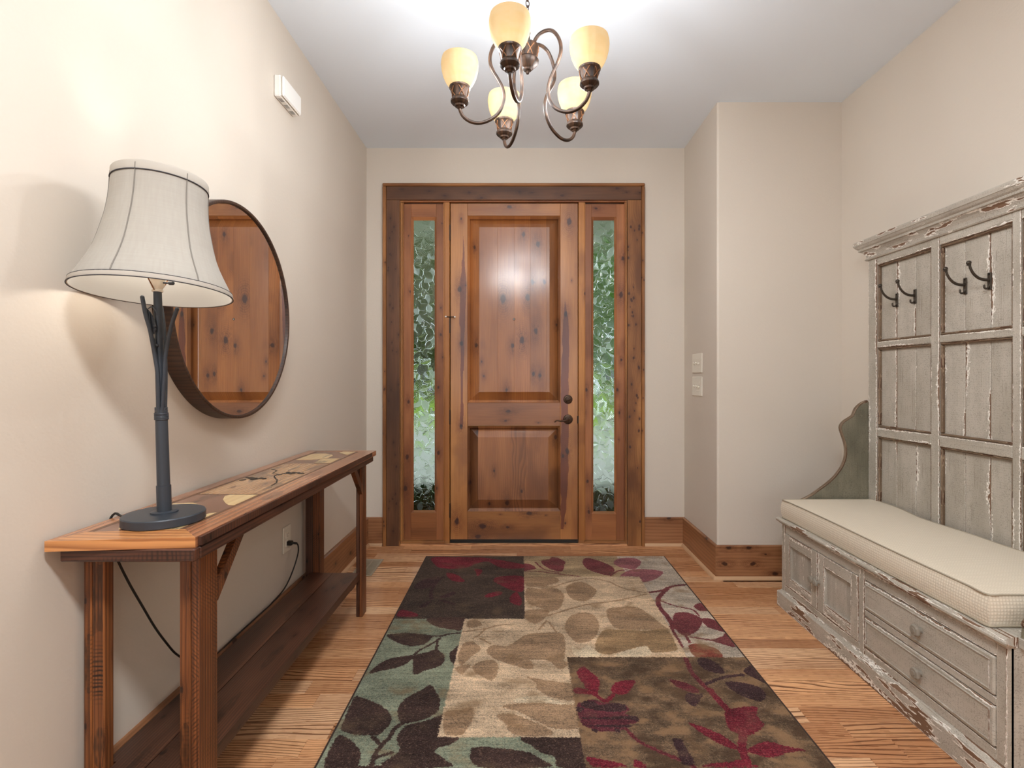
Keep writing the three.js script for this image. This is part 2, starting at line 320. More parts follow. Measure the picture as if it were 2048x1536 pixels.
// baseboards with a shoe moulding
function baseboard(name, axis, t0, t1, at, dir, e0, e1) {
  const h = 0.2, t = 0.016, p = (a) => at + dir * a, o = { ...PINE, dv: rr(0, 3), e0: e0 && ((a) => e0 * (a - at) * dir), e1: e1 && ((a) => e1 * (a - at) * dir) };
  const b = struct(name, prism([[p(0), 0], [p(0), h], [p(t - 0.006), h], [p(t), h - 0.006], [p(t), 0]], axis, t0, t1, o), M.base);
  const q = []; for (let i = 0; i <= 5; i++) { const a = i / 5 * Math.PI / 2; q.push([p(t + 0.016 * Math.cos(a)), 0.019 * Math.sin(a)]); }
  part(b, 'shoe_moulding', prism([[p(t), 0], ...q], axis, t0, t1, o), M.shoe);
}
baseboard('baseboard_left', 'z', 0, ZH, XL, 1, 1, 0);
baseboard('baseboard_front_left', 'x', XL, DX(765), 0, 1, 1, 0);
baseboard('baseboard_front_right', 'x', DX(1289), XB, 0, 1, 0, -1);
baseboard('baseboard_corner_side', 'z', 0, ZB, XB, -1, 1, 1);
baseboard('baseboard_corner_front', 'x', XB, XR, ZB, 1, -1, -1);
baseboard('baseboard_right', 'z', ZB, ZH, XR, -1, 1, 0);

// ------------------------------------------------------------------ the front door, its side windows and casing
// one elevation drawing of the stained knotty pine, laid on the boards in place
const doorMap = (() => {
  const T = { slab: [[190, 122, 62], [124, 70, 32]], stile: [[194, 134, 72], [138, 82, 38]], dark: [[136, 92, 60], [76, 48, 32]], side: [[174, 114, 70], [122, 72, 42]], bevelR: [[166, 108, 58], [94, 54, 28]], rail: [[170, 110, 64], [120, 72, 40]], low: [[172, 116, 62], [112, 66, 32]], tan: [[178, 124, 72], [118, 74, 40]] };
  for (const k in T) T[k] = [T[k][0].map((q) => Math.min(250, q * 1.05)), T[k][1].map((q) => q * 1.0)];
  const B = [], add = (x0, x1, y0, y1, dir, tone, seed, knots = [], o = {}) => B.push({ x0, x1, y0, y1, dir, tone, seed, knots, o });
  const rk = (n, x0, x1, y0, y1, r0, r1, seed) => { seedState = seed; return Array.from({ length: n }, () => [rr(x0, x1), rr(y0, y1), rr(r0, r1), 0.7]); };
  add(764, 1291, 366, 374, 'h', 'tan', 5); add(764, 773.5, 372, 1093, 'v', 'tan', 6, rk(9, 765, 773, 420, 1080, 1, 2, 71)); add(1282, 1291, 372, 1093, 'v', 'tan', 7, rk(9, 1283, 1290, 420, 1080, 1, 2, 72));
  add(773.5, 1282, 373.5, 400.5, 'h', 'dark', 8, [[938.7, 385.5, 2.5], [1039, 384, 2.5], [1064, 386, 1.8], [1124, 391.6, 3], [1234, 377, 3], [859, 383, 2], [963, 396.5, 2.5], [1253, 385, 1.8], [1280, 386, 2], [804, 379, 1.5], [890, 392, 2]]);
  add(773.5, 800, 400.5, 1093, 'v', 'dark', 9, rk(30, 775, 799, 430, 1080, 0.9, 2.2, 73), { freq: 120, ring: 0.4 });
  add(1254.5, 1282, 400.5, 1093, 'v', 'tan', 10, rk(34, 1256, 1281, 410, 1080, 0.9, 2.8, 74), { freq: 90, blot: 1.4, warp: 8, wv: 4, stain: 0.9 });
  add(799.5, 1255, 400, 406, 'h', 'side', 11); add(799.5, 806, 400, 1093, 'v', 'tan', 12); add(1250.5, 1255, 400, 1093, 'v', 'tan', 13);
  add(886, 900.2, 404, 1093, 'v', 'stile', 14); add(1156.5, 1171, 404, 1093, 'v', 'stile', 15, [[1170.6, 587, 2.5]]);
  // side windows
  add(806, 823, 406, 1083, 'v', 'side', 16, [[815.6, 804, 3], [813, 915, 4], [809.6, 978, 5], [805, 1052.7, 2.5], [816, 470, 1.2], [819, 582, 2]]);
  add(871, 886, 406, 1083, 'v', 'side', 17, [[880.7, 614.7, 1.7], [880.7, 669, 2.5], [875.8, 775, 2.5], [875.8, 906.5, 3.5], [872, 978, 2.5], [883, 445, 1.2], [885, 714, 2]]);
  add(820.5, 871.5, 406, 432, 'h', 'side', 18, []); add(820.5, 871.5, 1026.5, 1083, 'h', 'rail', 19);
  add(1171, 1185, 406, 1083, 'v', 'side', 20, [[1173.8, 779.8, 3], [1169.7, 825.8, 2], [1176, 963.9, 3], [1178.5, 1025.4, 3.5], [1178, 1018, 1]]);
  add(1233, 1251, 406, 1083, 'v', 'side', 21, [[1247, 515.4, 3.5], [1243, 588.4, 5], [1243.6, 719.7, 2.5], [1236, 779.8, 3], [1240, 825.8, 2.5], [1239, 880, 1]]);
  add(1184.5, 1233.5, 406, 433, 'h', 'side', 22, [[1193, 415, 2.6]]); add(1184.5, 1233.5, 1029, 1083, 'h', 'rail', 23);
  add(820.5, 826, 432, 1027, 'v', 'side', 24); add(867, 871.5, 432, 1027, 'v', 'side', 25); add(1184.5, 1189, 432, 1030, 'v', 'side', 26); add(1229, 1233.5, 432, 1030, 'v', 'side', 27);
  add(826, 867.2, 431.5, 439, 'h', 'side', 28); add(826, 867.2, 1022, 1027.5, 'h', 'tan', 29); add(1189, 1229.2, 432.5, 439, 'h', 'side', 28); add(1189, 1229.2, 1024, 1030, 'h', 'tan', 29);
  add(798, 901, 1081, 1093, 'h', 'tan', 60); add(1156, 1256, 1081, 1093, 'h', 'tan', 61);
  // door leaf
  add(899.5, 934, 404, 1081, 'v', 'stile', 30, [[918.5, 577.5, 5], [922, 687, 4], [922, 436, 2], [921.7, 854.5, 4], [913, 1044, 5.5], [931, 570, 1.6]], { streak: [[926, 470], [928, 500], [932, 570], [930, 640], [927, 687], [926, 760], [926, 854], [919, 854], [921, 760], [920, 690], [919, 600], [922, 540]] });
  add(1121, 1157, 404, 1081, 'v', 'stile', 31, [[1138.8, 441.6, 6], [1132, 627.5, 4.5], [1135, 903.7, 5], [1126, 913, 3], [1131, 1048, 2.2], [1144, 560, 1]], { streak: [[1131, 600], [1138, 640], [1138, 760], [1137, 860], [1137, 940], [1134, 1000], [1128, 1060], [1122, 1060], [1122, 900], [1123, 760], [1126, 660]] });
  add(934, 1121, 404, 431, 'h', 'stile', 32, [[1019, 412, 4]]); add(934, 1121, 805, 853, 'h', 'rail', 33, [[1016.6, 823, 4], [1011, 842, 2.5], [1077, 846, 1.5]]); add(934, 1121, 1023, 1081, 'h', 'low', 34, [[964.7, 1054, 6], [1015, 1056, 3], [1059, 1028, 4.5], [955, 1074.6, 5], [1000, 1030, 1], [1092, 1032, 1]], { blot: 1 });
  const up = [[934, 957.8, 'side'], [957.8, 995.3, 'slab'], [995.3, 1028.9, 'slab'], [1028.9, 1060.9, 'slab'], [1060.9, 1093.2, 'slab'], [1093.2, 1121, 'bevelR']];
  const kn = [[1047, 467.6, 4], [1076, 486.7, 5], [1006, 597, 7], [1055.2, 594, 6], [1065, 563, 4.5], [1089, 563, 4], [1072, 661.7, 5], [1044, 680, 6], [1025, 691, 4], [952, 690, 4], [963, 723, 2], [1067, 748, 4], [1080, 751, 4], [1013, 780, 3], [1114, 648, 2.5], [948, 492, 3], [967, 752, 2]];
  up.forEach(([a, b, t], i) => add(a, b, 431, 805, 'v', t, 40 + i, kn.filter((k) => k[0] >= a && k[0] < b), { blot: 0.8, freq: 80 + 25 * (i % 3), light: T.slab[0].map((q) => q * (1 - 0.05 * ((i * 2) % 3))) }));
  const lo = [[934, 955.5, 'bevelR'], [955.5, 1022, 'rail'], [1022, 1052, 'rail'], [1052, 1097, 'rail'], [1097, 1121, 'bevelR']], kl = [[988, 943, 2.5], [1043, 984, 3], [1112, 876, 4], [938.7, 968, 3.5], [978, 1010, 3], [1014, 1009, 5], [953, 866, 4]];
  lo.forEach(([a, b, t], i) => add(a, b, 853, 1024, 'v', t, 50 + i, kl.filter((k) => k[0] >= a && k[0] < b), { ring: i === 2 ? 0.55 : 0.25, freq: i === 2 ? 48 : 90, wv: 2.6 }));
  const K = 2, W = 527 * K, HH = 727 * K, d = new Uint8Array(W * HH * 4);
  for (const b of B) {
    const kx = b.knots.map((k) => b.dir === 'v' ? [k[0] * S, k[1] * S, k[2] * S, k[3] ?? 1] : [k[1] * S, k[0] * S, k[2] * S, k[3] ?? 1]);
    const o = { seed: b.seed, light: T[b.tone][0], dark: T[b.tone][1], freq: 105, warp: 5, ring: 0.2, fib: 0.34, blot: 1.15, stain: 0.55, knots: kx, ...b.o };
    const x0 = Math.max(0, Math.floor((b.x0 - 764) * K)), x1 = Math.min(W, Math.ceil((b.x1 - 764) * K)), y0 = Math.max(0, Math.floor((1093 - b.y1) * K)), y1 = Math.min(HH, Math.ceil((1093 - b.y0) * K));
    for (let y = y0; y < y1; y++) for (let x = x0; x < x1; x++) {
      const px = 764 + (x + 0.5) / K, py = 1093 - (y + 0.5) / K;
      let c = b.dir === 'v' ? wood(px * S, py * S, o) : wood(py * S, px * S, o);
      if (b.o.streak) { // red heartwood streak with a grain-torn outline
        let inside = false; const s = b.o.streak, qx = px + (vn(px * 0.4, py * 0.05, 3) - 0.5) * 3;
        for (let i = 0, j = s.length - 1; i < s.length; j = i++) if ((s[i][1] > py) !== (s[j][1] > py) && qx < (s[j][0] - s[i][0]) * (py - s[i][1]) / (s[j][1] - s[i][1]) + s[i][0]) inside = !inside;
        if (inside) c = [c[0] * 0.68, c[1] * 0.52, c[2] * 0.56];
      }
      const i = (y * W + x) * 4; d[i] = c[0]; d[i + 1] = c[1]; d[i + 2] = c[2]; d[i + 3] = 255;
    }
  }
  const t = new THREE.DataTexture(d, W, HH, THREE.RGBAFormat); t.colorSpace = THREE.SRGBColorSpace; t.magFilter = THREE.LinearFilter; t.minFilter = THREE.LinearMipmapLinearFilter; t.generateMipmaps = true; t.needsUpdate = true; return t;
})();
M.door = mat({ map: doorMap, roughness: 0.55, clearcoat: 1, clearcoatRoughness: 0.21 });
M.casing = mat({ map: doorMap, roughness: 0.46 });
const onDoor = (g) => { const p = g.attributes.position, u = g.attributes.uv; for (let i = 0; i < p.count; i++) u.setXY(i, (p.getX(i) * 282 + 1041 - 764) / 527, (1093 - 756 + (p.getY(i) - 1.19) * 282) / 727); return g; };
const db = (x0, x1, y0, y1, z0, z1, c = 0.0015) => onDoor(bx(DX(x0), DX(x1), DY(y1), DY(y0), z0, z1, { c }));
function slopes(o, i, zo, zi) {   // four mitred slopes between an outer and an inner rectangle [x0, x1, y0, y1] in drawing units
  const A = [[o[0], o[2]], [o[1], o[2]], [o[1], o[3]], [o[0], o[3]]], B = [[i[0], i[2]], [i[1], i[2]], [i[1], i[3]], [i[0], i[3]]], out = [];
  for (let k = 0; k < 4; k++) { const n = (k + 1) % 4, P = [], p = (q, z) => [DX(q[0]), DY(q[1]), z]; const a = p(A[k], zo), b = p(A[n], zo), c = p(B[n], zi), d = p(B[k], zi); P.push(...a, ...d, ...c, ...a, ...c, ...b); out.push(onDoor(fromTris(P, new Array(12).fill(0)))); }
  return out;
}
{ // casing, back band, jamb beads and mullions
  const t = thing('trim_1', 'dark-stained knotty pine casing round the front door and its side windows', 'door casing', [0, 0, 0], 'structure');
  part(t, 'casing_board', db(773, 1282.5, 373, 400, 0, 0.02), M.casing);
  part(t, 'casing_board', db(773, 799.7, 400.3, 1093, 0, 0.02), M.casing); part(t, 'casing_board', db(1255, 1282.5, 400.3, 1093, 0, 0.02), M.casing);
  const band = (x0, x1, y0, y1) => db(x0, x1, y0, y1, 0, 0.03, 0.005);
  part(t, 'back_band', band(765.8, 1289, 367, 373), M.casing); part(t, 'back_band', band(765.8, 772.6, 373.2, 1093), M.casing); part(t, 'back_band', band(1283, 1289, 373.2, 1093), M.casing);
  part(t, 'jamb_bead', db(800.3, 1254.4, 400.6, 403.6, -0.12, 0.012, 0.003), M.casing);
  for (const [a, b] of [[800.3, 804], [1251.3, 1254.4]]) part(t, 'jamb_bead', db(a, b, 404, 1089, -0.12, 0.012, 0.003), M.casing);
  for (const [a, b] of [[804.2, 806], [886.2, 889]]) part(t, 'glazing_bead', db(a, b, 403.8, 1083, -0.1, 0.004, 0.001), M.casing);
  for (const [a, b] of [[1169.2, 1171], [1249.6, 1251.2]]) part(t, 'glazing_bead', db(a, b, 403.8, 1083, -0.1, 0.004, 0.001), M.casing);
  part(t, 'mullion', db(889.2, 898.8, 403.8, 1089, -0.12, 0.010, 0.002), M.casing); part(t, 'mullion', db(1157.2, 1169, 403.8, 1089, -0.12, 0.010, 0.002), M.casing);
  for (const [a, b, c, e] of [[894, 903, 400.6, 1087], [1153.5, 1162, 400.6, 1087], [903, 1153.5, 400.6, 409], [800.3, 809, 400.6, 1087], [883, 894, 400.6, 1087], [1162, 1174, 400.6, 1087], [1246.5, 1254.4, 400.6, 1087], [809, 883, 400.6, 409], [1174, 1246.5, 400.6, 409]]) part(t, 'door_stop', db(a, b, c, e, -0.085, -0.0605, 0.001), M.casing);  // unseen strips added behind the gaps to keep daylight from leaking in
  part(t, 'strike_plate', bx(DX(1154.8), DX(1157.6), DY(847), DY(832), -0.01, 0.0108), M.bronzeDark, 'dark bronze strike plate');
  part(t, 'sill_strip', db(804, 889, 1083.2, 1087.6, -0.1, 0.012, 0.002), M.casing); part(t, 'sill_strip', db(1169, 1251.3, 1083.2, 1087.6, -0.1, 0.012, 0.002), M.casing);
  struct('threshold', bx(DX(800), DX(1255), -0.01, 0.014, -0.14, 0.012, { g: 'x', ...OAK, du: 0.3 }), M.oak[1]);
}
{ // door leaf
  const d = thing('door_1', 'two-panel knotty pine front door with dark bronze lever and deadbolt', 'door', [DX(1028), 0.03, 0], 'structure'), zf = -0.004, zb = -0.058;
  part(d, 'stile', db(900.3, 934.5, 405, 1080.6, zb, zf), M.door); part(d, 'stile', db(1121, 1156.2, 405, 1080.6, zb, zf), M.door);
  part(d, 'rail', db(934.7, 1120.8, 405, 430, zb, zf), M.door); part(d, 'rail', db(934.7, 1120.8, 806, 852.4, zb, zf), M.door); part(d, 'rail', db(934.7, 1120.8, 1024, 1080.6, zb, zf), M.door);
  for (const [o, f, cuts] of [[[934.5, 1121, 430, 806], [957.8, 1099.5, 452.5, 784], [995.3, 1028.9, 1060.9, 1093.2]], [[934.5, 1121, 852.4, 1024], [955.5, 1097, 875, 1000.8], [1022, 1052]]]) {
    const e = [o[0] + 4, o[1] - 4, o[2] + 5, o[3] - 5], deep = -0.047;
    for (const g of slopes(o, e, zf + 0.001, -0.020)) part(d, 'panel_moulding', g, M.door);
    for (const g of slopes(e, f, deep, -0.006)) part(d, 'panel_bevel', g, M.door);
    for (const g of slopes([e[0], e[1], e[2], e[3]], [e[0] + 0.4, e[1] - 0.4, e[2] + 0.4, e[3] - 0.4], -0.020, deep)) part(d, 'panel_moulding', g, M.door);
    const xs = [f[0], ...cuts, f[1]];
    for (let i = 0; i + 1 < xs.length; i++) part(d, 'panel_board', db(xs[i], xs[i + 1], f[2], f[3], -0.04, -0.006, 0.0006), M.door);
  }
  part(d, 'door_sweep', bx(DX(899.5), DX(1156), 0.016, DY(1080.8), -0.04, -0.002, { c: 0.001 }), M.black);
  const hinge = (y0, y1) => part(d, 'hinge', new THREE.CylinderGeometry(0.0055, 0.0055, (y1 - y0) * S, 12).translate(DX(899.4), DY((y0 + y1) / 2), 0.006), M.bronzeDark);
  hinge(449, 480); hinge(820, 849); hinge(1007, 1036);
  const mid = hinge(634, 666);   // the hinge with a pin stop on it
  part(mid, 'door_stop', tube([[DX(893), DY(633.6), 0.016], [DX(908), DY(634), 0.016]], 0.0035), M.bronzeDark);
  part(mid, 'bumper', ball(0.0065, DX(891.6), DY(633.4), 0.016, 12), M.white, 'white rubber tip'); part(mid, 'bumper', ball(0.0065, DX(909.6), DY(634), 0.016, 12), M.white, 'white rubber tip');
  const ph = part(d, 'peephole', lathe([[0, -0.002], [0.0085, -0.002], [0.0085, 0.001], [0.006, 0.002], [0.005, 0.0005], [0, 0.0005]], 0, 0, 0, 20).rotateX(Math.PI / 2).translate(DX(1028), DY(637.7), -0.006), M.bronzeDark);
  part(ph, 'lens', ball(0.0045, DX(1028), DY(637.7), -0.0055, 12), M.white);
  const rose = (y, r) => lathe([[0, 0], [r, 0], [r, 0.004], [r * 0.9, 0.009], [r * 0.6, 0.012], [r * 0.55, 0.02], [0, 0.021]], 0, 0, 0, 32).rotateX(Math.PI / 2).translate(DX(1136.4), DY(y), zf);
  const bolt = part(d, 'deadbolt', rose(799, 0.032), M.bronze);
  part(bolt, 'thumb_turn', new RoundedBoxGeometry(0.036, 0.009, 0.016, 3, 0.004).rotateZ(0.35).translate(DX(1136.4), DY(799), 0.024), M.bronze);
  const hd = part(d, 'door_handle', rose(839, 0.034), M.bronze);
  part(hd, 'lever', tube([[DX(1136.4), DY(839), 0.01], [DX(1136), DY(839), 0.045], [DX(1130), DY(840), 0.052], [DX(1121), DY(841.5), 0.05], [DX(1113), DY(840.5), 0.047], [DX(1108.5), DY(843.5), 0.045]], 0.0085, { taper: 0.5, n: 40 }), M.bronze);
}
// pressed-leaf glass: bursts of leaves, each a tilted facet with veins; heights for a bump, frosting for roughness
function leafGlass(seed, w, h) {
  seedState = seed; const K = 960, W = Math.round(w * K), HH = Math.round(h * K), hgt = new Float32Array(W * HH * 4), rgh = new Uint8Array(W * HH * 4), L = [];
  for (let y = 0; y < h; y += 0.036) { const cx = rr(0.0, w), cy = y + rr(0, 0.04), n = 5 + Math.floor(rnd() * 3), a0 = rr(0, 6.28); for (let k = 0; k < n; k++) L.push([cx, cy, a0 + k / n * 6.283 + rr(-0.2, 0.2), rr(0.05, 0.095), rr(0.24, 0.38), rr(-1, 1), rr(-1, 1), rnd()]); }
  for (let y = 0; y < HH; y++) for (let x = 0; x < W; x++) {
    const px = x / K, py = y / K; let z = 0.5 + 0.035 * fbm(px * 120, py * 120, seed, 2), r = 0.07;
    for (const l of L) {
      if (Math.abs(py - l[1]) > l[3]) continue;
      const dx = px - l[0], dy = py - l[1], c = Math.cos(l[2]), s = Math.sin(l[2]), t = (dx * c + dy * s) / l[3], q = (-dx * s + dy * c) / l[3];
      if (t < 0.02 || t > 1) continue; const hw = l[4] * Math.sin(Math.pow(t, 0.8) * Math.PI) * (0.6 + 0.6 * t);
      if (Math.abs(q) > hw) continue;
      z = 0.35 + 0.22 * l[5] * (t - 0.5) + (q > 0 ? 0.8 : 1.1) * l[6] * q + 0.35 * Math.abs(q) + 0.035 * Math.sin((t * 5 - Math.abs(q) * 9) * 6.28);
      r = l[7] > 0.86 ? 0.30 + 0.25 * vn(px * 700, py * 700, seed) : 0.05 + 0.06 * l[7];
    }
    const o = (y * W + x) * 4; hgt[o] = hgt[o + 1] = hgt[o + 2] = z; hgt[o + 3] = 1; rgh[o] = rgh[o + 1] = rgh[o + 2] = r * 255; rgh[o + 3] = 255;
  }
  const mk = (d, type) => { const t = new THREE.DataTexture(d, W, HH, THREE.RGBAFormat, type); t.magFilter = THREE.LinearFilter; t.needsUpdate = true; return t; };
  const o = { color: 0xeaf2ea, transmission: 1, thickness: 0.006, ior: 1.5 }, plain = mat({ ...o, roughness: 0.02 });
  const pressed = mat({ ...o, roughness: 1, roughnessMap: mk(rgh, THREE.UnsignedByteType), bumpMap: mk(hgt, THREE.FloatType), bumpScale: 0.0075 });
  return [plain, plain, plain, plain, pressed, plain];      // pressed on the room side only
}
for (const [name, label, x0, x1, g0, g1, yb, seed] of [['window_1', 'narrow leaf-pattern glass side window left of the front door', 806.2, 886, 825.5, 867.8, 1022.7, 501], ['window_2', 'narrow leaf-pattern glass side window right of the front door', 1171.2, 1249.4, 1188, 1230, 1025, 502]]) {
  const t = thing(name, label, 'side window', [DX((x0 + x1) / 2), 0, 0], 'structure'), zf = -0.006, zb = -0.033, y0 = 406, y1 = 1083, a = g0 - 4.4, b = g1 + 4, yt = 438;
  part(t, 'window_frame', db(x0, a, y0, y1, zb, zf, 0.001), M.casing); part(t, 'window_frame', db(b, x1, y0, y1, zb, zf, 0.001), M.casing);
  part(t, 'window_frame', db(a + 0.1, b - 0.1, y0, yt - 6, zb, zf, 0.001), M.casing); part(t, 'window_frame', db(a + 0.1, b - 0.1, yb + 4, y1, zb, zf, 0.001), M.casing);
  for (const g of slopes([a, b, yt - 6, yb + 4], [g0, g1, yt, yb], zf, -0.02)) part(t, 'glass_stop', g, M.casing);
  const gw = (g1 - g0) * S + 0.008, gh = (yb - yt) * S + 0.008, cx = DX((g0 + g1) / 2), cy = DY((yt + yb) / 2), g = new THREE.BoxGeometry(gw, gh, 0.006).translate(cx, cy, -0.025);
  part(t, 'pane', g, leafGlass(seed, gw, gh));
}

// ------------------------------------------------------------------ hall bench with panelled back (right wall)
{
  const zf = 0.965, zn = 2.24, xp = 1.83, xb = 1.367;            // far end, near end, front of the back frame, front of the chest
  const t = thing('hall_bench', 'distressed grey painted hall bench with panelled hook back, doors and drawers', 'hall bench', [1.6, 0, 1.6]);
  let k = 0; const R = () => ({ ...WEAR, dv: rr(0, 1) }); seedState = 99; const rail = () => M.rail[k++ % 3];
  // chest
  part(t, 'chest_end', bx(xb + 0.012, 1.89, 0.09, 0.43, 0.982, 1.0, { ...WEAR }), M.bodyPaint); part(t, 'chest_end', bx(xb + 0.012, 1.89, 0.09, 0.43, 2.222, 2.239, { ...WEAR }), M.bodyPaint);
  part(t, 'chest_back', bx(1.87, 1.89, 0.09, 0.43, 1.0, 2.222, { g: 'z', ...WEAR }), M.bodyPaint); part(t, 'chest_floor', bx(xb + 0.03, 1.87, 0.095, 0.11, 1.0, 2.222, { g: 'z', ...WEAR }), M.bodyPaint);
  const stile = (z0, z1) => part(t, 'front_stile', bx(xb, xb + 0.022, 0.09, 0.43, z0, z1, { ...R(), g: 'y' }), rail());
  stile(0.982, 1.016); stile(1.603, 1.635); stile(2.206, 2.239);
  const frail = (y0, y1, z0, z1) => part(t, 'front_rail', bx(xb, xb + 0.022, y0, y1, z0, z1, { ...R(), g: 'z' }), rail());
  frail(0.39, 0.43, 1.0165, 1.6025); frail(0.39, 0.43, 1.6355, 2.2055); frail(0.09, 0.122, 1.0165, 1.6025); frail(0.09, 0.122, 1.6355, 2.2055); frail(0.247, 0.271, 1.6355, 2.2055);
  const knob = (p, y, z, r = 0.017) => part(p, 'knob', lathe([[0, 0], [r * 0.62, 0], [r * 0.6, 0.004], [r * 0.38, 0.008], [r * 0.4, 0.014], [r * 0.95, 0.02], [r, 0.026], [r * 0.8, 0.031], [r * 0.45, 0.032], [r * 0.4, 0.0335], [0, 0.034]], 0, 0, 0, 24).rotateZ(Math.PI / 2).translate(xb + 0.001, y, z), M.knobPaint);
  for (const [z0, z1, kz] of [[1.018, 1.3095, 1.292], [1.3115, 1.6015, 1.329]]) {
    const d = subgroup(t, 'cabinet_door'), x0 = xb - 0.003, x1 = xb + 0.02, y0 = 0.124, y1 = 0.388, w = 0.05;
    part(d, 'stile', bx(x0, x1, y0, y1, z0, z0 + w, R()), rail()); part(d, 'stile', bx(x0, x1, y0, y1, z1 - w, z1, R()), rail());
    part(d, 'rail', bx(x0, x1, y0, y0 + w, z0 + w, z1 - w, { ...R(), g: 'z' }), M.worn); part(d, 'rail', bx(x0, x1, y1 - w, y1, z0 + w, z1 - w, { ...R(), g: 'z' }), rail());
    part(d, 'panel', bx(x0 + 0.014, x1 - 0.004, y0 + w - 0.006, y1 - w + 0.006, z0 + w - 0.006, z1 - w + 0.006, { ...WEAR, dv: rr(0, 1) }), M.bodyPaint);
    knob(d, 0.256, kz);
  }
  for (const [y0, y1] of [[0.273, 0.388], [0.124, 0.245]]) {
    const d = subgroup(t, 'drawer');
    part(d, 'drawer_front', bx(xb - 0.004, xb + 0.02, y0 + 0.001, y1 - 0.001, 1.637, 2.204, { c: 0.005, ...R(), g: 'z' }), M.drawer);
    const b = (a, c, e, f, g) => part(d, 'bead', bx(xb - 0.0075, xb - 0.003, a, c, e, f, { c: 0.0015, ...R(), g }), M.mould), i = 0.012, v = 0.005;
    b(y0 + i, y0 + i + v, 1.637 + i, 2.204 - i, 'z'); b(y1 - i - v, y1 - i, 1.637 + i, 2.204 - i, 'z'); b(y0 + i + v, y1 - i - v, 1.637 + i, 1.637 + i + v, 'y'); b(y0 + i + v, y1 - i - v, 2.204 - i - v, 2.204 - i, 'y');
    knob(d, (y0 + y1) / 2, 1.93, 0.02);
  }
  // plinth with a moulded top, and the moulded seat board
  const pl = [[1.350, 0], [1.350, 0.072], [1.353, 0.077], [1.360, 0.080], [1.366, 0.088], [1.37, 0.09], [1.375, 0.09], [1.375, 0]];
  part(t, 'plinth_board', prism(pl, 'z', 0.982, 2.239, { e0: (a) => (a - 1.367) * 1, e1: (a) => -(a - 1.367), su: 9, sv: 1 / 1.2 }), M.worn);
  const ple = (z, s) => pl.map(([a, b]) => [z + s * (a - 1.367), b]);
  part(t, 'plinth_board', prism(ple(0.982, 1), 'x', 1.367, 1.89, { e0: (a) => a - 0.982, su: 9, sv: 1 / 1.2 }), M.worn); part(t, 'plinth_board', prism(ple(2.239, -1), 'x', 1.367, 1.89, { e0: (a) => 2.239 - a, su: 9, sv: 1 / 1.2 }), M.worn);
  const st = [[1.365, 0.43], [1.358, 0.433], [1.355, 0.438], [1.349, 0.441], [1.345, 0.447], [1.345, 0.453], [1.35, 0.459], [1.36, 0.461], [1.4, 0.461], [1.4, 0.43]];
  part(t, 'seat_moulding', prism(st, 'z', 0.982, 2.239, { e0: (a) => Math.min(0, a - 1.367), e1: (a) => -Math.min(0, a - 1.367), su: 14, sv: 1 / 1.2 }), M.worn);
  part(t, 'seat_board', bx(1.4, 1.88, 0.431, 0.4605, 0.963, 2.258, { g: 'z', ...WEAR }), M.bodyPaint);
  // back: a frame of stiles and rails round nine openings of three planks each
  const zs = [[1.029, 1.381], [1.426, 1.764], [1.798, 2.143]], ys = [[1.377, 1.770], [0.9385, 1.344], [0.5, 0.890]];
  const bs = (z0, z1) => part(t, 'back_stile', bx(xp, xp + 0.03, 0.461, 1.83, z0, z1, { c: 0.004, ...R() }), rail());
  bs(zf, 1.029); bs(1.381, 1.426); bs(1.764, 1.798); bs(2.143, zn);
  for (const [z0, z1] of zs) for (const [y0, y1] of [[1.770, 1.83], [1.344, 1.377], [0.89, 0.9385], [0.461, 0.5]]) part(t, 'back_rail', bx(xp + 0.0005, xp + 0.03, y0, y1, z0, z1, { c: 0.004, ...R(), g: 'z' }), rail());
  for (const [z0, z1] of zs) for (const [y0, y1] of ys) for (let i = 0; i < 3; i++) {
    const w = (z1 - z0 + 0.012) / 3, a = z0 - 0.006 + i * w;
    part(t, 'back_plank', bx(xp + 0.022, xp + 0.03, y0 - 0.006, y1 + 0.006, a + 0.0009, a + w - 0.0009, { c: 0.0022, ...R() }), M.plank[Math.floor(rnd() * 5)]);
  }
  for (const [z0, z1] of zs) for (const [y0, y1] of ys) { const w = 0.010, xa = xp + 0.005, xc = xp + 0.024, q = (a, b, c, e, g) => part(t, 'panel_bead', bx(xa, xc, a, b, c, e, { c: 0.0045, ...R(), g }), M.beadPaint); q(y1 - w, y1, z0, z1, 'z'); q(y0, y0 + w, z0, z1, 'z'); q(y0 + w, y1 - w, z0, z0 + w, 'y'); q(y0 + w, y1 - w, z1 - w, z1, 'y'); }
  part(t, 'back_board', bx(xp + 0.0305, xp + 0.05, 0.46, 1.85, zf + 0.003, zn - 0.003, { ...WEAR }), M.bodyPaint);
  // cornice, mitred round both ends
  const pj = (a) => Math.max(0, xp - a);
  const co = [[1.835, 1.806], [1.822, 1.806], [1.818, 1.811], [1.822, 1.816], [1.826, 1.817], [1.823, 1.83], [1.815, 1.845], [1.805, 1.855], [1.797, 1.858], [1.797, 1.868], [1.790, 1.874], [1.784, 1.884], [1.781, 1.886], [1.780, 1.902], [1.785, 1.909], [1.795, 1.913], [1.835, 1.915]];
  part(t, 'cornice', prism(co, 'z', zf, zn, { e0: (a) => -pj(a), e1: (a) => pj(a), su: 7, sv: 1 / 1.2 }), M.crown);
  const ce = (z, s) => co.map(([a, b]) => [z - s * Math.max(-0.005, xp - a), b]);
  part(t, 'cornice', prism(ce(zf, 1), 'x', xp, 1.9, { e0: (a) => -Math.max(0, zf - a), su: 7, sv: 1 / 1.2 }), M.crown); part(t, 'cornice', prism(ce(zn, -1), 'x', xp, 1.9, { e0: (a) => -Math.max(0, a - zn), su: 7, sv: 1 / 1.2 }), M.crown);
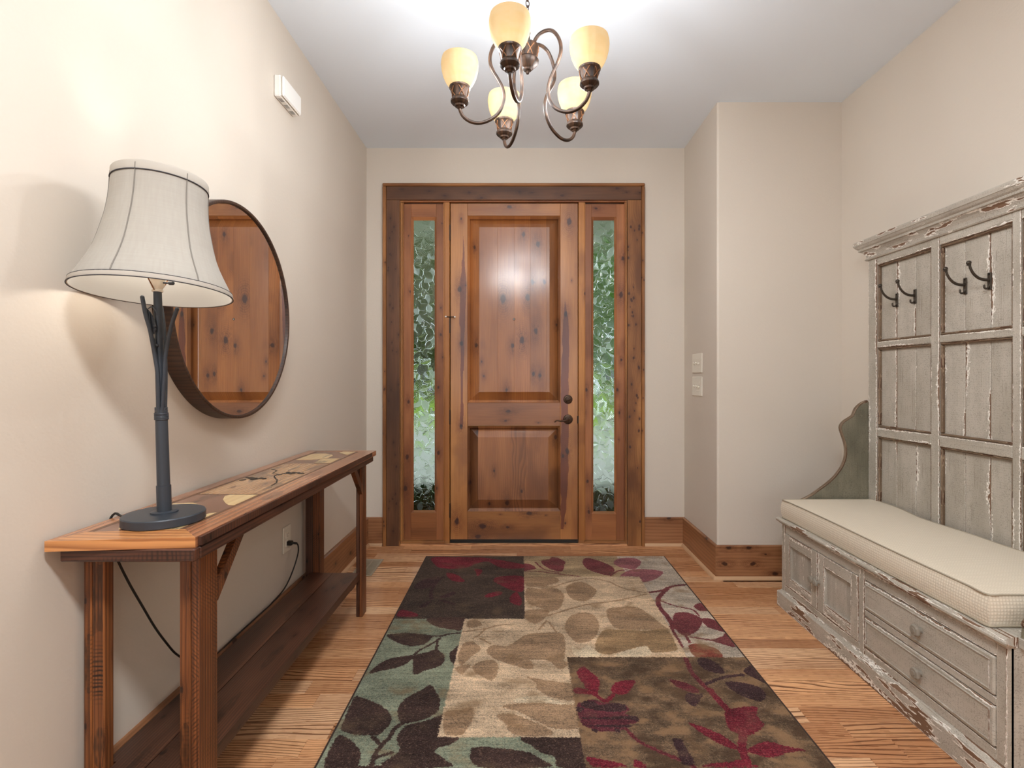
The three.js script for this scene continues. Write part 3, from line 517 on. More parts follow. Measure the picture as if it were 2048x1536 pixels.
  part(t, 'cornice_top', bx(1.83, 1.9, 1.90, 1.914, zf, zn, { g: 'z', ...WEAR }), M.crown);
  // scrolled arms
  const arm = [[1.842, 0.461], [1.842, 1.065], [1.825, 1.065], [1.806, 1.0595], [1.785, 1.046], [1.766, 1.025], [1.758, 1.006], [1.750, 0.990], [1.738, 0.981], [1.7256, 0.973], [1.706, 0.960], [1.692, 0.9445], [1.687, 0.932], [1.6877, 0.9216], [1.694, 0.900], [1.7026, 0.876], [1.711, 0.848], [1.716, 0.819], [1.716, 0.79], [1.711, 0.762], [1.7026, 0.738], [1.692, 0.716], [1.675, 0.692], [1.6566, 0.669], [1.62, 0.635], [1.576, 0.602], [1.522, 0.565], [1.47, 0.54], [1.43, 0.525], [1.41, 0.50], [1.405, 0.461]];
  for (const z of [0.951, 2.24]) {
    part(t, 'arm', prism(arm, 'z', z, z + 0.014, { su: 3.2, sv: 1 / 1.2 }), M.armShadePaint);
    const edge = arm.slice(2, -1).map(([a, b]) => [a, b, z + 0.007]); part(t, 'arm_edge', tube(edge, 0.0085, { n: 120, m: 8 }), M.beadPaint);
  }
  // coat hooks, two to a column
  for (const [z0, z1] of zs) for (const f of [1 / 3, 2 / 3]) {
    const z = z0 + (z1 - z0) * f, x = xp + 0.021;
    const h = part(t, 'coat_hook', new RoundedBoxGeometry(0.005, 0.068, 0.017, 2, 0.002).translate(x - 0.0015, 1.572, z), M.ironHook, 'dark iron coat hook');
    part(h, 'prong', tube([[x, 1.578, z], [x - 0.018, 1.577, z], [x - 0.042, 1.583, z], [x - 0.062, 1.598, z], [x - 0.076, 1.620, z], [x - 0.082, 1.642, z]], 0.0062, { n: 40, taper: 0.68 }), M.ironHook);
    part(h, 'finial', merge([ball(0.0088, x - 0.0835, 1.644, z), lathe([[0.0075, 0], [0.0078, 0.002], [0.0045, 0.005]], x - 0.083, 1.634, z, 16)]), M.ironHook);
    part(h, 'prong', tube([[x, 1.562, z], [x - 0.007, 1.547, z], [x - 0.015, 1.542, z], [x - 0.022, 1.546, z], [x - 0.023, 1.555, z]], 0.0038, { n: 24 }), M.ironHook);
    part(h, 'screw', ball(0.0035, x - 0.004, 1.600, z, 8), M.bronzeDark); part(h, 'screw', ball(0.0035, x - 0.004, 1.545, z, 8), M.bronzeDark);
  }
}
{ // seat cushion
  const waf = gray(256, 256, (x, y) => { const a = (x / 32) % 1, b = (y / 32) % 1; return 0.25 + 0.6 * Math.sqrt(Math.max(0, Math.sin(a * Math.PI) * Math.sin(b * Math.PI))) + 0.15 * vn(x / 2, y / 2, 4); }, { wrap: THREE.RepeatWrapping });
  const col = tex(256, 256, (x, y) => { const a = (x / 32) % 1, b = (y / 32) % 1, q = Math.sin(a * Math.PI) * Math.sin(b * Math.PI), n = vn(x / 1.7, y / 1.7, 6); return mix3([208, 195, 174], [238, 227, 208], clamp(0.2 + 0.7 * q + 0.3 * (n - 0.5))); }, { wrap: THREE.RepeatWrapping });
  const m = mat({ map: col, bumpMap: waf, bumpScale: 0.0012, roughness: 0.95 });
  const x0 = 1.366, x1 = 1.824, y0 = 0.462, y1 = 0.563, z0 = 0.994, z1 = 2.184, NX = 26, NZ = 64, NY = 8;
  const t = thing('seat_cushion', 'cream waffle-weave box cushion lying on the grey bench seat', 'cushion', [(x0 + x1) / 2, y0, (z0 + z1) / 2]);
  const warpX = (x, z) => x + (x > 1.6 ? 0.013 * Math.sin(z * 7.5) - 0.007 * Math.sin(z * 15) : 0.003 * Math.sin(z * 6)) * Math.abs(x - 1.595) / 0.229;
  const lift = (x, z) => { const a = (x - x0) / (x1 - x0), b = (z - z0) / (z1 - z0); return 0.013 * Math.pow(Math.sin(a * Math.PI), 0.6) * Math.pow(Math.sin(b * Math.PI), 0.5) + 0.004 * (fbm(x * 6, z * 6, 9, 2) - 0.5); };
  const cz = (i, n) => i === 0 ? -1 : i === n ? 1 : 0, bulge = (f) => 0.007 * Math.sin(f * Math.PI);
  const P = [], uv = [], q = (a, b, c, d, ua, ub, uc, ud) => { P.push(...a, ...b, ...c, ...a, ...c, ...d); uv.push(...ua, ...ub, ...uc, ...ua, ...uc, ...ud); }, U = 13;
  const top = (i, j) => { const x = x0 + (x1 - x0) * i / NX, z = z0 + (z1 - z0) * j / NZ; return [warpX(x, z), y1 - 0.006 + lift(x, z) * (i % NX && j % NZ ? 1 : 0), z]; };
  for (let i = 0; i < NX; i++) for (let j = 0; j < NZ; j++) { const c = [[i, j], [i, j + 1], [i + 1, j + 1], [i + 1, j]], p = c.map((k) => top(...k)); q(...p, ...p.map((k) => [k[0] * U, k[2] * U])); }
  const side = (get, n, ax) => { for (let i = 0; i < n; i++) for (let k = 0; k < NY; k++) { const p = [[i, k], [i + 1, k], [i + 1, k + 1], [i, k + 1]].map(([a, b]) => get(a, b / NY)); q(...p, ...p.map((v) => [v[ax] * U, v[1] * U])); } };
  side((i, f) => { const e = top(0, i); return [e[0] - bulge(f), y0 + (e[1] - y0) * f, e[2] + cz(i, NZ) * bulge(f)]; }, NZ, 2); side((i, f) => { const e = top(NX, i); return [e[0] + bulge(f) * 0.5, y0 + (e[1] - y0) * f, e[2] + cz(i, NZ) * bulge(f)]; }, NZ, 2);
  side((i, f) => { const e = top(i, 0); return [e[0] + (i === 0 ? -1 : i === NX ? 0.5 : 0) * bulge(f), y0 + (e[1] - y0) * f, e[2] - bulge(f)]; }, NX, 0); side((i, f) => { const e = top(i, NZ); return [e[0] + (i === 0 ? -1 : i === NX ? 0.5 : 0) * bulge(f), y0 + (e[1] - y0) * f, e[2] + bulge(f)]; }, NX, 0);
  { const p = [[x0, y0, z0], [x0, y0, z1], [x1, y0, z1], [x1, y0, z0]]; q(...p, ...p.map((v) => [v[0] * U, v[2] * U])); }
  const body = part(t, 'cushion_cover', fromTris(P, uv), m);
  { const g = body.geometry; const idx = new Map(), n = g.attributes.normal, pp = g.attributes.position, acc = new Map(); // smooth within each side
    for (let i = 0; i < pp.count; i++) { const key = [pp.getX(i), pp.getY(i), pp.getZ(i)].map((v) => Math.round(v * 1e5)).join() + (Math.abs(n.getY(i)) > 0.8 ? 't' : Math.abs(n.getX(i)) > 0.6 ? 'x' : 'z'); const a = acc.get(key) ?? acc.set(key, V(0, 0, 0)).get(key); a.add(V(n.getX(i), n.getY(i), n.getZ(i))); idx.set(i, a); }
    for (let i = 0; i < pp.count; i++) { const a = idx.get(i).clone().normalize(); n.setXYZ(i, a.x, a.y, a.z); } }
  const loop = (f, name) => { const pts = []; for (let j = 0; j <= NZ; j += 4) pts.push(top(0, j)); for (let i = 2; i <= NX; i += 2) pts.push(top(i, NZ)); for (let j = NZ - 4; j >= 0; j -= 4) pts.push(top(NX, j)); for (let i = NX - 2; i >= 2; i -= 2) pts.push(top(i, 0));
    const c = new THREE.CatmullRomCurve3(pts.map((p) => V(p[0], f(p), p[2])), true, 'centripetal'); part(t, name, new THREE.TubeGeometry(c, 260, 0.0030, 8, true), mat({ color: 0xa39884, roughness: 0.95 })); };
  loop((p) => p[1], 'piping'); loop((p) => y0 + 0.004, 'piping');
}

// ------------------------------------------------------------------ console table of reclaimed wood (left wall)
{
  const t = thing('console_table', 'narrow reclaimed wood console table with inlaid top and plank shelf', 'console table', [-0.91, 0, 1.76]), Y1 = 0.818, Y0 = 0.794;
  const slab = (poly, y0, y1, g, o) => { const q = prism(poly, 'y', y0, y1), p = q.attributes.position, P = Array.from(p.array); q.setAttribute('uv', new THREE.Float32BufferAttribute(boxUV(P, { g, ...BARN, ...o }), 2)); return q; };
  // mitred frame, outer corners A, field corners F (x, z)
  const A = [[-1.084, 1.033], [-0.741, 1.033], [-0.759, 2.487], [-1.084, 2.517]], F = [[-1.036, 1.075], [-0.815, 1.075], [-0.826, 2.420], [-1.048, 2.443]];
  part(t, 'top_board', slab([A[0], A[1], F[1], F[0]], Y0, Y1, 'x', { du: 0.1 }), M.topWood);
  part(t, 'top_board', slab([A[1], A[2], F[2], F[1]], Y0, Y1, 'z', { du: 0.37 }), M.topWood);
  part(t, 'top_board', slab([A[2], A[3], F[3], F[2]], Y0, Y1, 'x', { du: 0.55, dv: 0.2 }), M.topEnd, 'paler board with flowing grain');
  part(t, 'top_board', slab([A[3], A[0], F[0], F[3]], Y0, Y1, 'z', { du: 0.8, dv: 0.4 }), M.topWood);
  // field: dark strip, three panels, pale inlays
  const lerp = (f, z) => { const k = (z - 1.075) / (2.43 - 1.075); return f < 0.5 ? -1.036 - 0.012 * k : -0.815 - 0.011 * k; };
  part(t, 'field_strip', slab([F[0], [F[0][0] + 0.012, F[0][1]], [F[3][0] + 0.012, F[3][1]], F[3]], Y0 + 0.002, Y1 - 0.0002, 'z', {}), M.darkInlay); part(t, 'field_strip', slab([[F[1][0] - 0.012, F[1][1]], F[1], F[2], [F[2][0] - 0.012, F[2][1]]], Y0 + 0.002, Y1 - 0.0002, 'z', {}), M.darkInlay);
  const panel = (z0, z1, m, o, zl) => part(t, 'top_panel', slab([[lerp(0, z0) + 0.0125, z0], [lerp(1, z0) - 0.0125, z0], [lerp(1, z1) - 0.0125, z1], [lerp(0, z1) + 0.0125, zl ?? z1]], Y0 + 0.002, Y1 - 0.0004, 'z', o), m);
  panel(1.076, 1.432, M.field, { du: 0.2 }); panel(1.440, 2.034, M.spalt, { du: 0.6 }, null); panel(2.042, 2.419, M.field, { du: 0.9, dv: 0.3 }, 2.442);
  part(t, 'field_strip', slab([[-1.028, 1.4325], [-0.829, 1.4325], [-0.829, 1.4395], [-1.028, 1.4395]], Y0 + 0.002, Y1 - 0.0002, 'x', {}), M.darkInlay); part(t, 'field_strip', slab([[-1.034, 2.0345], [-0.834, 2.0345], [-0.834, 2.0415], [-1.034, 2.0415]], Y0 + 0.002, Y1 - 0.0002, 'x', {}), M.darkInlay);
  const inlay = (pts, m, name, label) => part(t, name, slab(pts, Y1 - 0.001, Y1 + 0.0002, 'z', { du: rr(0, 1) }), m, label);
  for (const p of [[[-0.911, 2.109], [-0.932, 2.062], [-0.926, 2.045], [-0.838, 2.045], [-0.838, 2.180], [-0.856, 2.177], [-0.877, 2.155]], [[-1.022, 1.337], [-1.022, 1.155], [-0.964, 1.140], [-0.920, 1.17], [-0.897, 1.214], [-0.896, 1.290], [-0.930, 1.320], [-0.964, 1.337]], [[-0.904, 1.425], [-0.915, 1.324], [-0.880, 1.30], [-0.836, 1.298], [-0.834, 1.428]], [[-0.904, 1.109], [-0.896, 1.079], [-0.832, 1.079], [-0.838, 1.185], [-0.87, 1.15]], [[-1.03, 2.158], [-0.977, 2.150], [-0.948, 2.17], [-0.955, 2.20], [-1.03, 2.23]], [[-0.842, 2.422], [-0.90, 2.425], [-0.875, 2.33], [-0.855, 2.27], [-0.841, 2.262]], [[-0.990, 2.42], [-1.030, 2.36], [-1.025, 2.31], [-0.985, 2.33], [-0.95, 2.40]]]) inlay(p, M.paleInlay, 'leaf_inlay', 'pale wood leaf inlay');
  { const v = [[-1.017, 1.576], [-0.978, 1.614], [-0.968, 1.673], [-0.937, 1.690], [-0.934, 1.73], [-0.915, 1.764], [-0.89, 1.80], [-0.868, 1.85], [-0.861, 1.903]], L = [], Rr = []; v.forEach(([x, z], i) => { const a = v[Math.max(0, i - 1)], b = v[Math.min(v.length - 1, i + 1)], l = Math.hypot(b[0] - a[0], b[1] - a[1]), nx = (b[1] - a[1]) / l * 0.0026, nz = -(b[0] - a[0]) / l * 0.0026; L.push([x + nx, z + nz]); Rr.push([x - nx, z - nz]); });
    inlay([...L, ...Rr.reverse()], M.black, 'vine_inlay', 'dark inlaid vine'); }
  for (const [cx, cz, s] of [[-0.98, 1.78, 1], [-0.885, 1.672, 1]]) { const g = []; seedState = 31 + cz * 100; for (let i = 0; i < 20; i++) { const f = i / 20, x = cx + (f - 0.5) * 0.08, z = cz + rr(-1, 1) * 0.026 * (1.15 - f) * s; g.push(new THREE.CylinderGeometry(0.0072, 0.0072, 0.0014, 12).translate(x, Y1 - 0.0001 + i * 1e-5, z)); } part(t, 'grape_inlay', merge(g), M.black, 'dark inlaid bunch of grapes'); }
  // aprons
  const ya = 0.764, yb = Y0 - 0.0003;
  part(t, 'apron', bx(-0.776, -0.752, ya, yb, 1.043, 2.478, { g: 'z', ...BARN, c: 0.003 }), M.apron); part(t, 'apron', bx(-1.078, -1.056, ya, yb, 1.043, 2.478, { g: 'z', ...BARN }), M.apron);
  part(t, 'apron', bx(-1.0555, -0.7765, ya, yb, 1.043, 1.065, { g: 'x', ...BARN }), M.apron); part(t, 'apron', bx(-1.066, -0.754, ya, yb, 2.4785, 2.499, { g: 'x', ...BARN, dv: 0.3, c: 0.003 }), M.apron);
  part(t, 'edge_board', prism([[2.4785, -0.7590], [2.4785, -0.7500], [1.045, -0.7415], [1.045, -0.7505]].map(([z, x]) => [x, z]), 'y', 0.7965, 0.8165, { su: 3, sv: 0.8 }), M.apron);
  // legs: two boards each
  const leg = (n, list) => { const g = subgroup(t, 'leg'); list.forEach(([x0, x1, z0, z1, m], i) => part(g, 'leg_board', bx(x0, x1, 0, ya - 0.0005, z0, z1, { ...BARN, du: rr(0, 2), dv: rr(0, 1), c: 0.0025 }), m)); };
  seedState = 5;
  leg(0, [[-0.836, -0.809, 2.352, 2.427, M.leg], [-0.8085, -0.786, 2.351, 2.426, M.legSide]]);
  leg(1, [[-1.072, -1.053, 2.395, 2.426, M.leg], [-1.0525, -1.022, 2.393, 2.425, M.leg]]);
  leg(2, [[-0.818, -0.803, 1.052, 1.115, M.shelf], [-0.8025, -0.786, 1.051, 1.116, M.legSide]]);
  leg(3, [[-1.072, -1.035, 1.052, 1.112, M.shelf], [-1.0345, -1.0, 1.052, 1.112, M.legSide]]);
  // diagonal braces between the legs and the long aprons
  for (const x of [-0.806]) for (const [za, zb] of [[2.350, 2.24], [1.117, 1.225]]) {
    const d = Math.sign(zb - za), w = 0.034; part(t, 'brace', prism([[za, 0.612], [za, 0.612 + w * 1.3], [zb - d * w * 0.2, ya], [zb + d * w, ya]], 'x', x, x + 0.02, { su: 3.3, sv: 0.8 }), M.legSide);
  }
  // shelf
  part(t, 'shelf_board', slab([[-1.046, 1.118], [-0.932, 1.118], [-0.932, 2.485], [-1.019, 2.485], [-1.019, 2.390], [-1.046, 2.390]], 0.186, 0.2225, 'z', { du: 0.13 }), M.shelf); part(t, 'shelf_board', slab([[-0.9305, 1.118], [-0.800, 1.118], [-0.800, 2.348], [-0.839, 2.348], [-0.839, 2.485], [-0.9305, 2.485]], 0.186, 0.222, 'z', { du: 0.61, dv: 0.3 }), M.shelf);
  for (const z of [1.085, 2.375]) part(t, 'stretcher', bx(-1.0, -0.836, 0.135, 0.1855, z - 0.012, z + 0.045, { g: 'x', ...BARN }), M.shelf);
}

// ------------------------------------------------------------------ table lamp
{
  const bxX = -0.925, bz = 2.35, yT = 0.8185, t = thing('table_lamp', 'dark metal table lamp with bell-shaped cream shade on the console table', 'table lamp', [bxX, yT, bz]);
  const lean = (y) => bxX + 0.0056 * (y - 0.84) / 0.57, leanZ = (y) => bz + 0.034 * (y - 0.84) / 0.57;                                   // the pole stands slightly askew
  const pole = (r0, r1, y0, y1) => { const h = y1 - y0, g = new THREE.CylinderGeometry(r1, r0, h, 28), p = g.attributes.position; for (let i = 0; i < p.count; i++) { const y = p.getY(i) + (y0 + y1) / 2; p.setXYZ(i, p.getX(i) + lean(y), y, p.getZ(i) + leanZ(y)); } return g; };
  const base = part(t, 'base', lathe([[0, yT], [0.091, yT], [0.093, yT + 0.002], [0.093, yT + 0.020], [0.091, yT + 0.0225], [0.03, yT + 0.0232], [0, yT + 0.0232]], bxX, 0, bz, 64), M.lampIron);
  part(base, 'washer', lathe([[0, 0.8417], [0.031, 0.8417], [0.031, 0.845], [0.029, 0.846], [0, 0.846]], bxX, 0, bz, 40), M.lampIron);
  part(t, 'collar', pole(0.0166, 0.0166, 0.846, 0.912), M.lampIron); part(t, 'collar_screw', ball(0.003, bxX + 0.003, 0.912, bz + 0.0155, 10), M.ivory);
  part(t, 'pole', pole(0.0148, 0.0138, 0.905, 1.085), M.lampIron); part(t, 'pole', pole(0.0112, 0.0092, 1.085, 1.408), M.lampIron);
  const coil = []; for (let i = 0; i < 9; i++) { const y = 1.0845 + i * 0.0036, r = i < 5 ? 0.0142 : 0.0125; coil.push(new THREE.TorusGeometry(r, 0.0021, 8, 28).rotateX(Math.PI / 2).translate(lean(y), y, leanZ(y))); } part(t, 'wire_wrap', merge(coil), M.lampIron);
  const rod = (pts, r = 0.0048) => part(t, 'curved_rod', tube(pts, r, { n: 40 }), M.lampIron);
  rod([[-0.9214, 1.1010, 2.3773], [-0.9170, 1.1998, 2.3871], [-0.9195, 1.2391, 2.3914], [-0.9275, 1.3124, 2.3997], [-0.9352, 1.3484, 2.4038], [-0.9402, 1.3910, 2.4083]]);
  rod([[-0.9194, 1.1010, 2.3782], [-0.9180, 1.1604, 2.3847], [-0.9215, 1.2342, 2.3891], [-0.9245, 1.2880, 2.3904]], 0.0022);
  rod([[-0.9154, 1.1010, 2.3733], [-0.9055, 1.1998, 2.3792], [-0.9019, 1.2391, 2.3815], [-0.8933, 1.2812, 2.3841], [-0.8807, 1.3270, 2.3868], [-0.8665, 1.3639, 2.3891]]);
  rod([[-0.9214, 1.1010, 2.3535], [-0.9210, 1.1998, 2.3516], [-0.9260, 1.2685, 2.3480], [-0.9340, 1.3270, 2.3399], [-0.9450, 1.3755, 2.3332]]);
  { // pierced leaf with berries on a stem
    const sh = new THREE.Shape(); sh.moveTo(-0.012, 0.072); sh.bezierCurveTo(-0.003, 0.072, 0.010, 0.050, 0.012, 0.020); sh.bezierCurveTo(0.011, 0.006, 0.004, 0, 0.001, 0); sh.bezierCurveTo(-0.008, 0.012, -0.014, 0.045, -0.012, 0.072);
    for (const [x, y] of [[-0.008, 0.055], [-0.003, 0.049], [-0.007, 0.044], [0.001, 0.040], [-0.004, 0.036], [0.005, 0.034], [0, 0.029], [-0.004, 0.025], [0.006, 0.024], [0.001, 0.019], [0.006, 0.014], [-0.001, 0.012]]) { const h = new THREE.Path(); h.absellipse(x, y, 0.0016, 0.0021, 0, 6.283, true, 0.5); sh.holes.push(h); }
    const g = new THREE.ExtrudeGeometry(sh, { depth: 0.0016, bevelEnabled: false, curveSegments: 8 }).rotateZ(0.16).translate(-0.9232, 1.2997, 2.3950);
    const lf = part(t, 'leaf_ornament', g, M.lampIron); part(lf, 'berry', merge([ball(0.0034, -0.9155, 1.3192, 2.3996, 10), ball(0.0034, -0.9149, 1.3114, 2.3991, 10), ball(0.0037, -0.9161, 1.2714, 2.3913, 10)]), M.lampIron);
    part(lf, 'stem', tube([[-0.9296, 1.3561, 2.4003], [-0.9269, 1.3270, 2.3996], [-0.9252, 1.2978, 2.3959], [-0.9212, 1.2763, 2.3936], [-0.9161, 1.2714, 2.3913]], 0.0013), M.lampIron);
    part(lf, 'stem', tube([[-0.9302, 1.3639, 2.4008], [-0.9203, 1.3678, 2.4030], [-0.9119, 1.3581, 2.4024], [-0.9094, 1.3484, 2.4008]], 0.0013), M.lampIron);
  }
  const sx = -0.9194, sz = 2.384;
  const so = part(t, 'socket', lathe([[0, 1.408], [0.012, 1.408], [0.0125, 1.412], [0.010, 1.415], [0.0135, 1.42], [0.0155, 1.426], [0.0155, 1.436], [0.0165, 1.437], [0.0165, 1.452], [0.014, 1.453], [0, 1.453]], sx, 0, sz, 24), M.ivory, 'ivory plastic lamp socket');
  part(so, 'switch', merge([tube([[sx + 0.013, 1.431, sz], [sx + 0.034, 1.430, sz]], 0.0025), tube([[sx + 0.032, 1.430, sz], [sx + 0.038, 1.430, sz]], 0.005)]), M.lampIron);
  part(t, 'harp', merge([1, -1].map((s) => tube([[sx, 1.412, sz + s * 0.012], [sx, 1.45, sz + s * 0.040], [sx, 1.53, sz + s * 0.050], [sx, 1.615, sz + s * 0.034], [sx, 1.664, sz]], 0.0016, { n: 40, m: 6 }))), M.strap);
  const bulb = part(t, 'bulb', lathe([[0, 1.452], [0.011, 1.453], [0.013, 1.462], [0.022, 1.482], [0.028, 1.503], [0.026, 1.522], [0.016, 1.535], [0, 1.539]], sx, 0, sz, 24), new THREE.MeshStandardMaterial({ color: 0xfff4e4, emissive: 0xffdfb4, emissiveIntensity: 4 }));
  const glow = new THREE.Color(...LIGHT.white).multiply(new THREE.Color(1.05, 0.99, 0.91));   // an LED bulb: most of its light goes up
  const up = new THREE.SpotLight(glow, LIGHT.tableLampUp, 0, 1.35, 1); up.position.set(sx, 1.500, sz); up.target.position.set(sx, 3, sz); scene.add(up.target); up.castShadow = true; up.shadow.radius = 1.2; up.name = 'table_lamp_light'; scene.add(up);
  const lamp = new THREE.PointLight(glow, LIGHT.tableLamp); lamp.position.set(sx, 1.490, sz); lamp.castShadow = true; lamp.shadow.radius = 1.3; lamp.name = 'table_lamp_light'; scene.add(lamp);
  // bell shade: fabric outside, white lining inside, eight seams, dark piping and a band at the top
  const prof = [[0.1701, 1.4035], [0.1677, 1.4123], [0.1618, 1.4279], [0.1482, 1.4552], [0.1375, 1.4786], [0.1287, 1.5020], [0.1209, 1.5312], [0.1150, 1.5586], [0.1092, 1.5878], [0.1053, 1.6190], [0.1035, 1.6482], [0.1030, 1.6931]];
  const silk = tex(512, 512, (x, y) => { const n = vn(x / 2.2, y / 40, 7) * 0.6 + vn(x / 60, y / 3, 9) * 0.4; return mix3([168, 161, 151], [175, 169, 159], n); });
  const fab = mat({ map: silk, roughness: 0.85, transmission: 0.10, thickness: 0 }), lin = mat({ color: 0xc9c7c2, roughness: 0.9, transmission: 0.4, thickness: 0 });
  const sd = part(t, 'shade', lathe(prof, sx, 0, sz, 72), fab);
  part(sd, 'lining', lathe(prof.map(([r, y]) => [r - 0.002, y]), sx, 0, sz, 72), lin, 'white shade lining');
  part(sd, 'spider', merge([0, 1, 2].map((i) => { const a = i * 2.094 + 0.5; return tube([[sx, 1.665, sz], [sx + 0.0985 * Math.cos(a), 1.678, sz + 0.0985 * Math.sin(a)]], 0.0016, { n: 4, m: 6 }); })), M.strap);
  const trim = mat({ color: 0x38363a, roughness: 0.8 }), seam = mat({ color: 0x7d776f, roughness: 0.85 }), band = mat({ color: 0xb3aba0, roughness: 0.85 });
  part(sd, 'top_band', lathe([[0.1039, 1.6775], [0.1045, 1.6814], [0.1045, 1.6989], [0.1033, 1.7009], [0.1019, 1.6999]], sx, 0, sz, 72), band);
  part(sd, 'piping', new THREE.TorusGeometry(0.1042, 0.0016, 8, 72).rotateX(Math.PI / 2).translate(sx, 1.678, sz), trim);
  part(sd, 'bottom_band', lathe([[0.1679, 1.4045], [0.1714, 1.4025], [0.1720, 1.4055], [0.1701, 1.4152], [0.1677, 1.4138]], sx, 0, sz, 72), band);
  part(sd, 'piping', new THREE.TorusGeometry(0.1714, 0.0013, 8, 90).rotateX(Math.PI / 2).translate(sx, 1.4032, sz), trim); part(sd, 'piping', new THREE.TorusGeometry(0.1693, 0.0012, 8, 90).rotateX(Math.PI / 2).translate(sx, 1.4155, sz), trim);
  for (let i = 0; i < 6; i++) { const a = i * Math.PI / 3 + 1.48; part(sd, 'seam', tube(prof.slice(1).map(([r, y]) => [sx + (r + 0.0006) * Math.cos(a), y, sz + (r + 0.0006) * Math.sin(a)]), 0.0016, { n: 30, m: 6 }), seam); }
  { const p = V(sx - bxX, 1.5 - yT, sz - bz); sd.rotation.x = -0.075; sd.position.copy(p.clone().sub(p.clone().applyEuler(sd.rotation))); }   // the shade sits a little tilted
  const cord = part(t, 'power_cord', tube([[-1.012, 0.826, 2.365], [-1.03, 0.829, 2.35], [-1.06, 0.826, 2.325], [-1.081, 0.829, 2.315], [-1.0895, 0.818, 2.318], [-1.0895, 0.775, 2.325], [-1.068, 0.72, 2.328], [-1.056, 0.64, 2.30], [-1.050, 0.558, 2.258], [-1.050, 0.47, 2.205], [-1.050, 0.40, 2.156], [-1.060, 0.34, 2.10], [-1.080, 0.265, 2.0], [-1.0882, 0.2045, 1.88], [-1.0882, 0.2035, 1.7], [-1.0882, 0.2035, 1.52], [-1.087, 0.206, 1.42], [-1.078, 0.235, 1.31], [-1.060, 0.31, 1.262], [-1.046, 0.382, 1.252], [-1.050, 0.412, 1.258], [-1.062, 0.4185, 1.268], [-1.075, 0.4185, 1.271]], 0.0031, { n: 260, m: 8 }), M.black);
  part(cord, 'plug', merge([new RoundedBoxGeometry(0.026, 0.020, 0.024, 3, 0.005).translate(-1.0785, 0.4185, 1.271), tube([[-1.066, 0.4185, 1.2695], [-1.052, 0.414, 1.2605]], 0.0055)]), M.black);
}

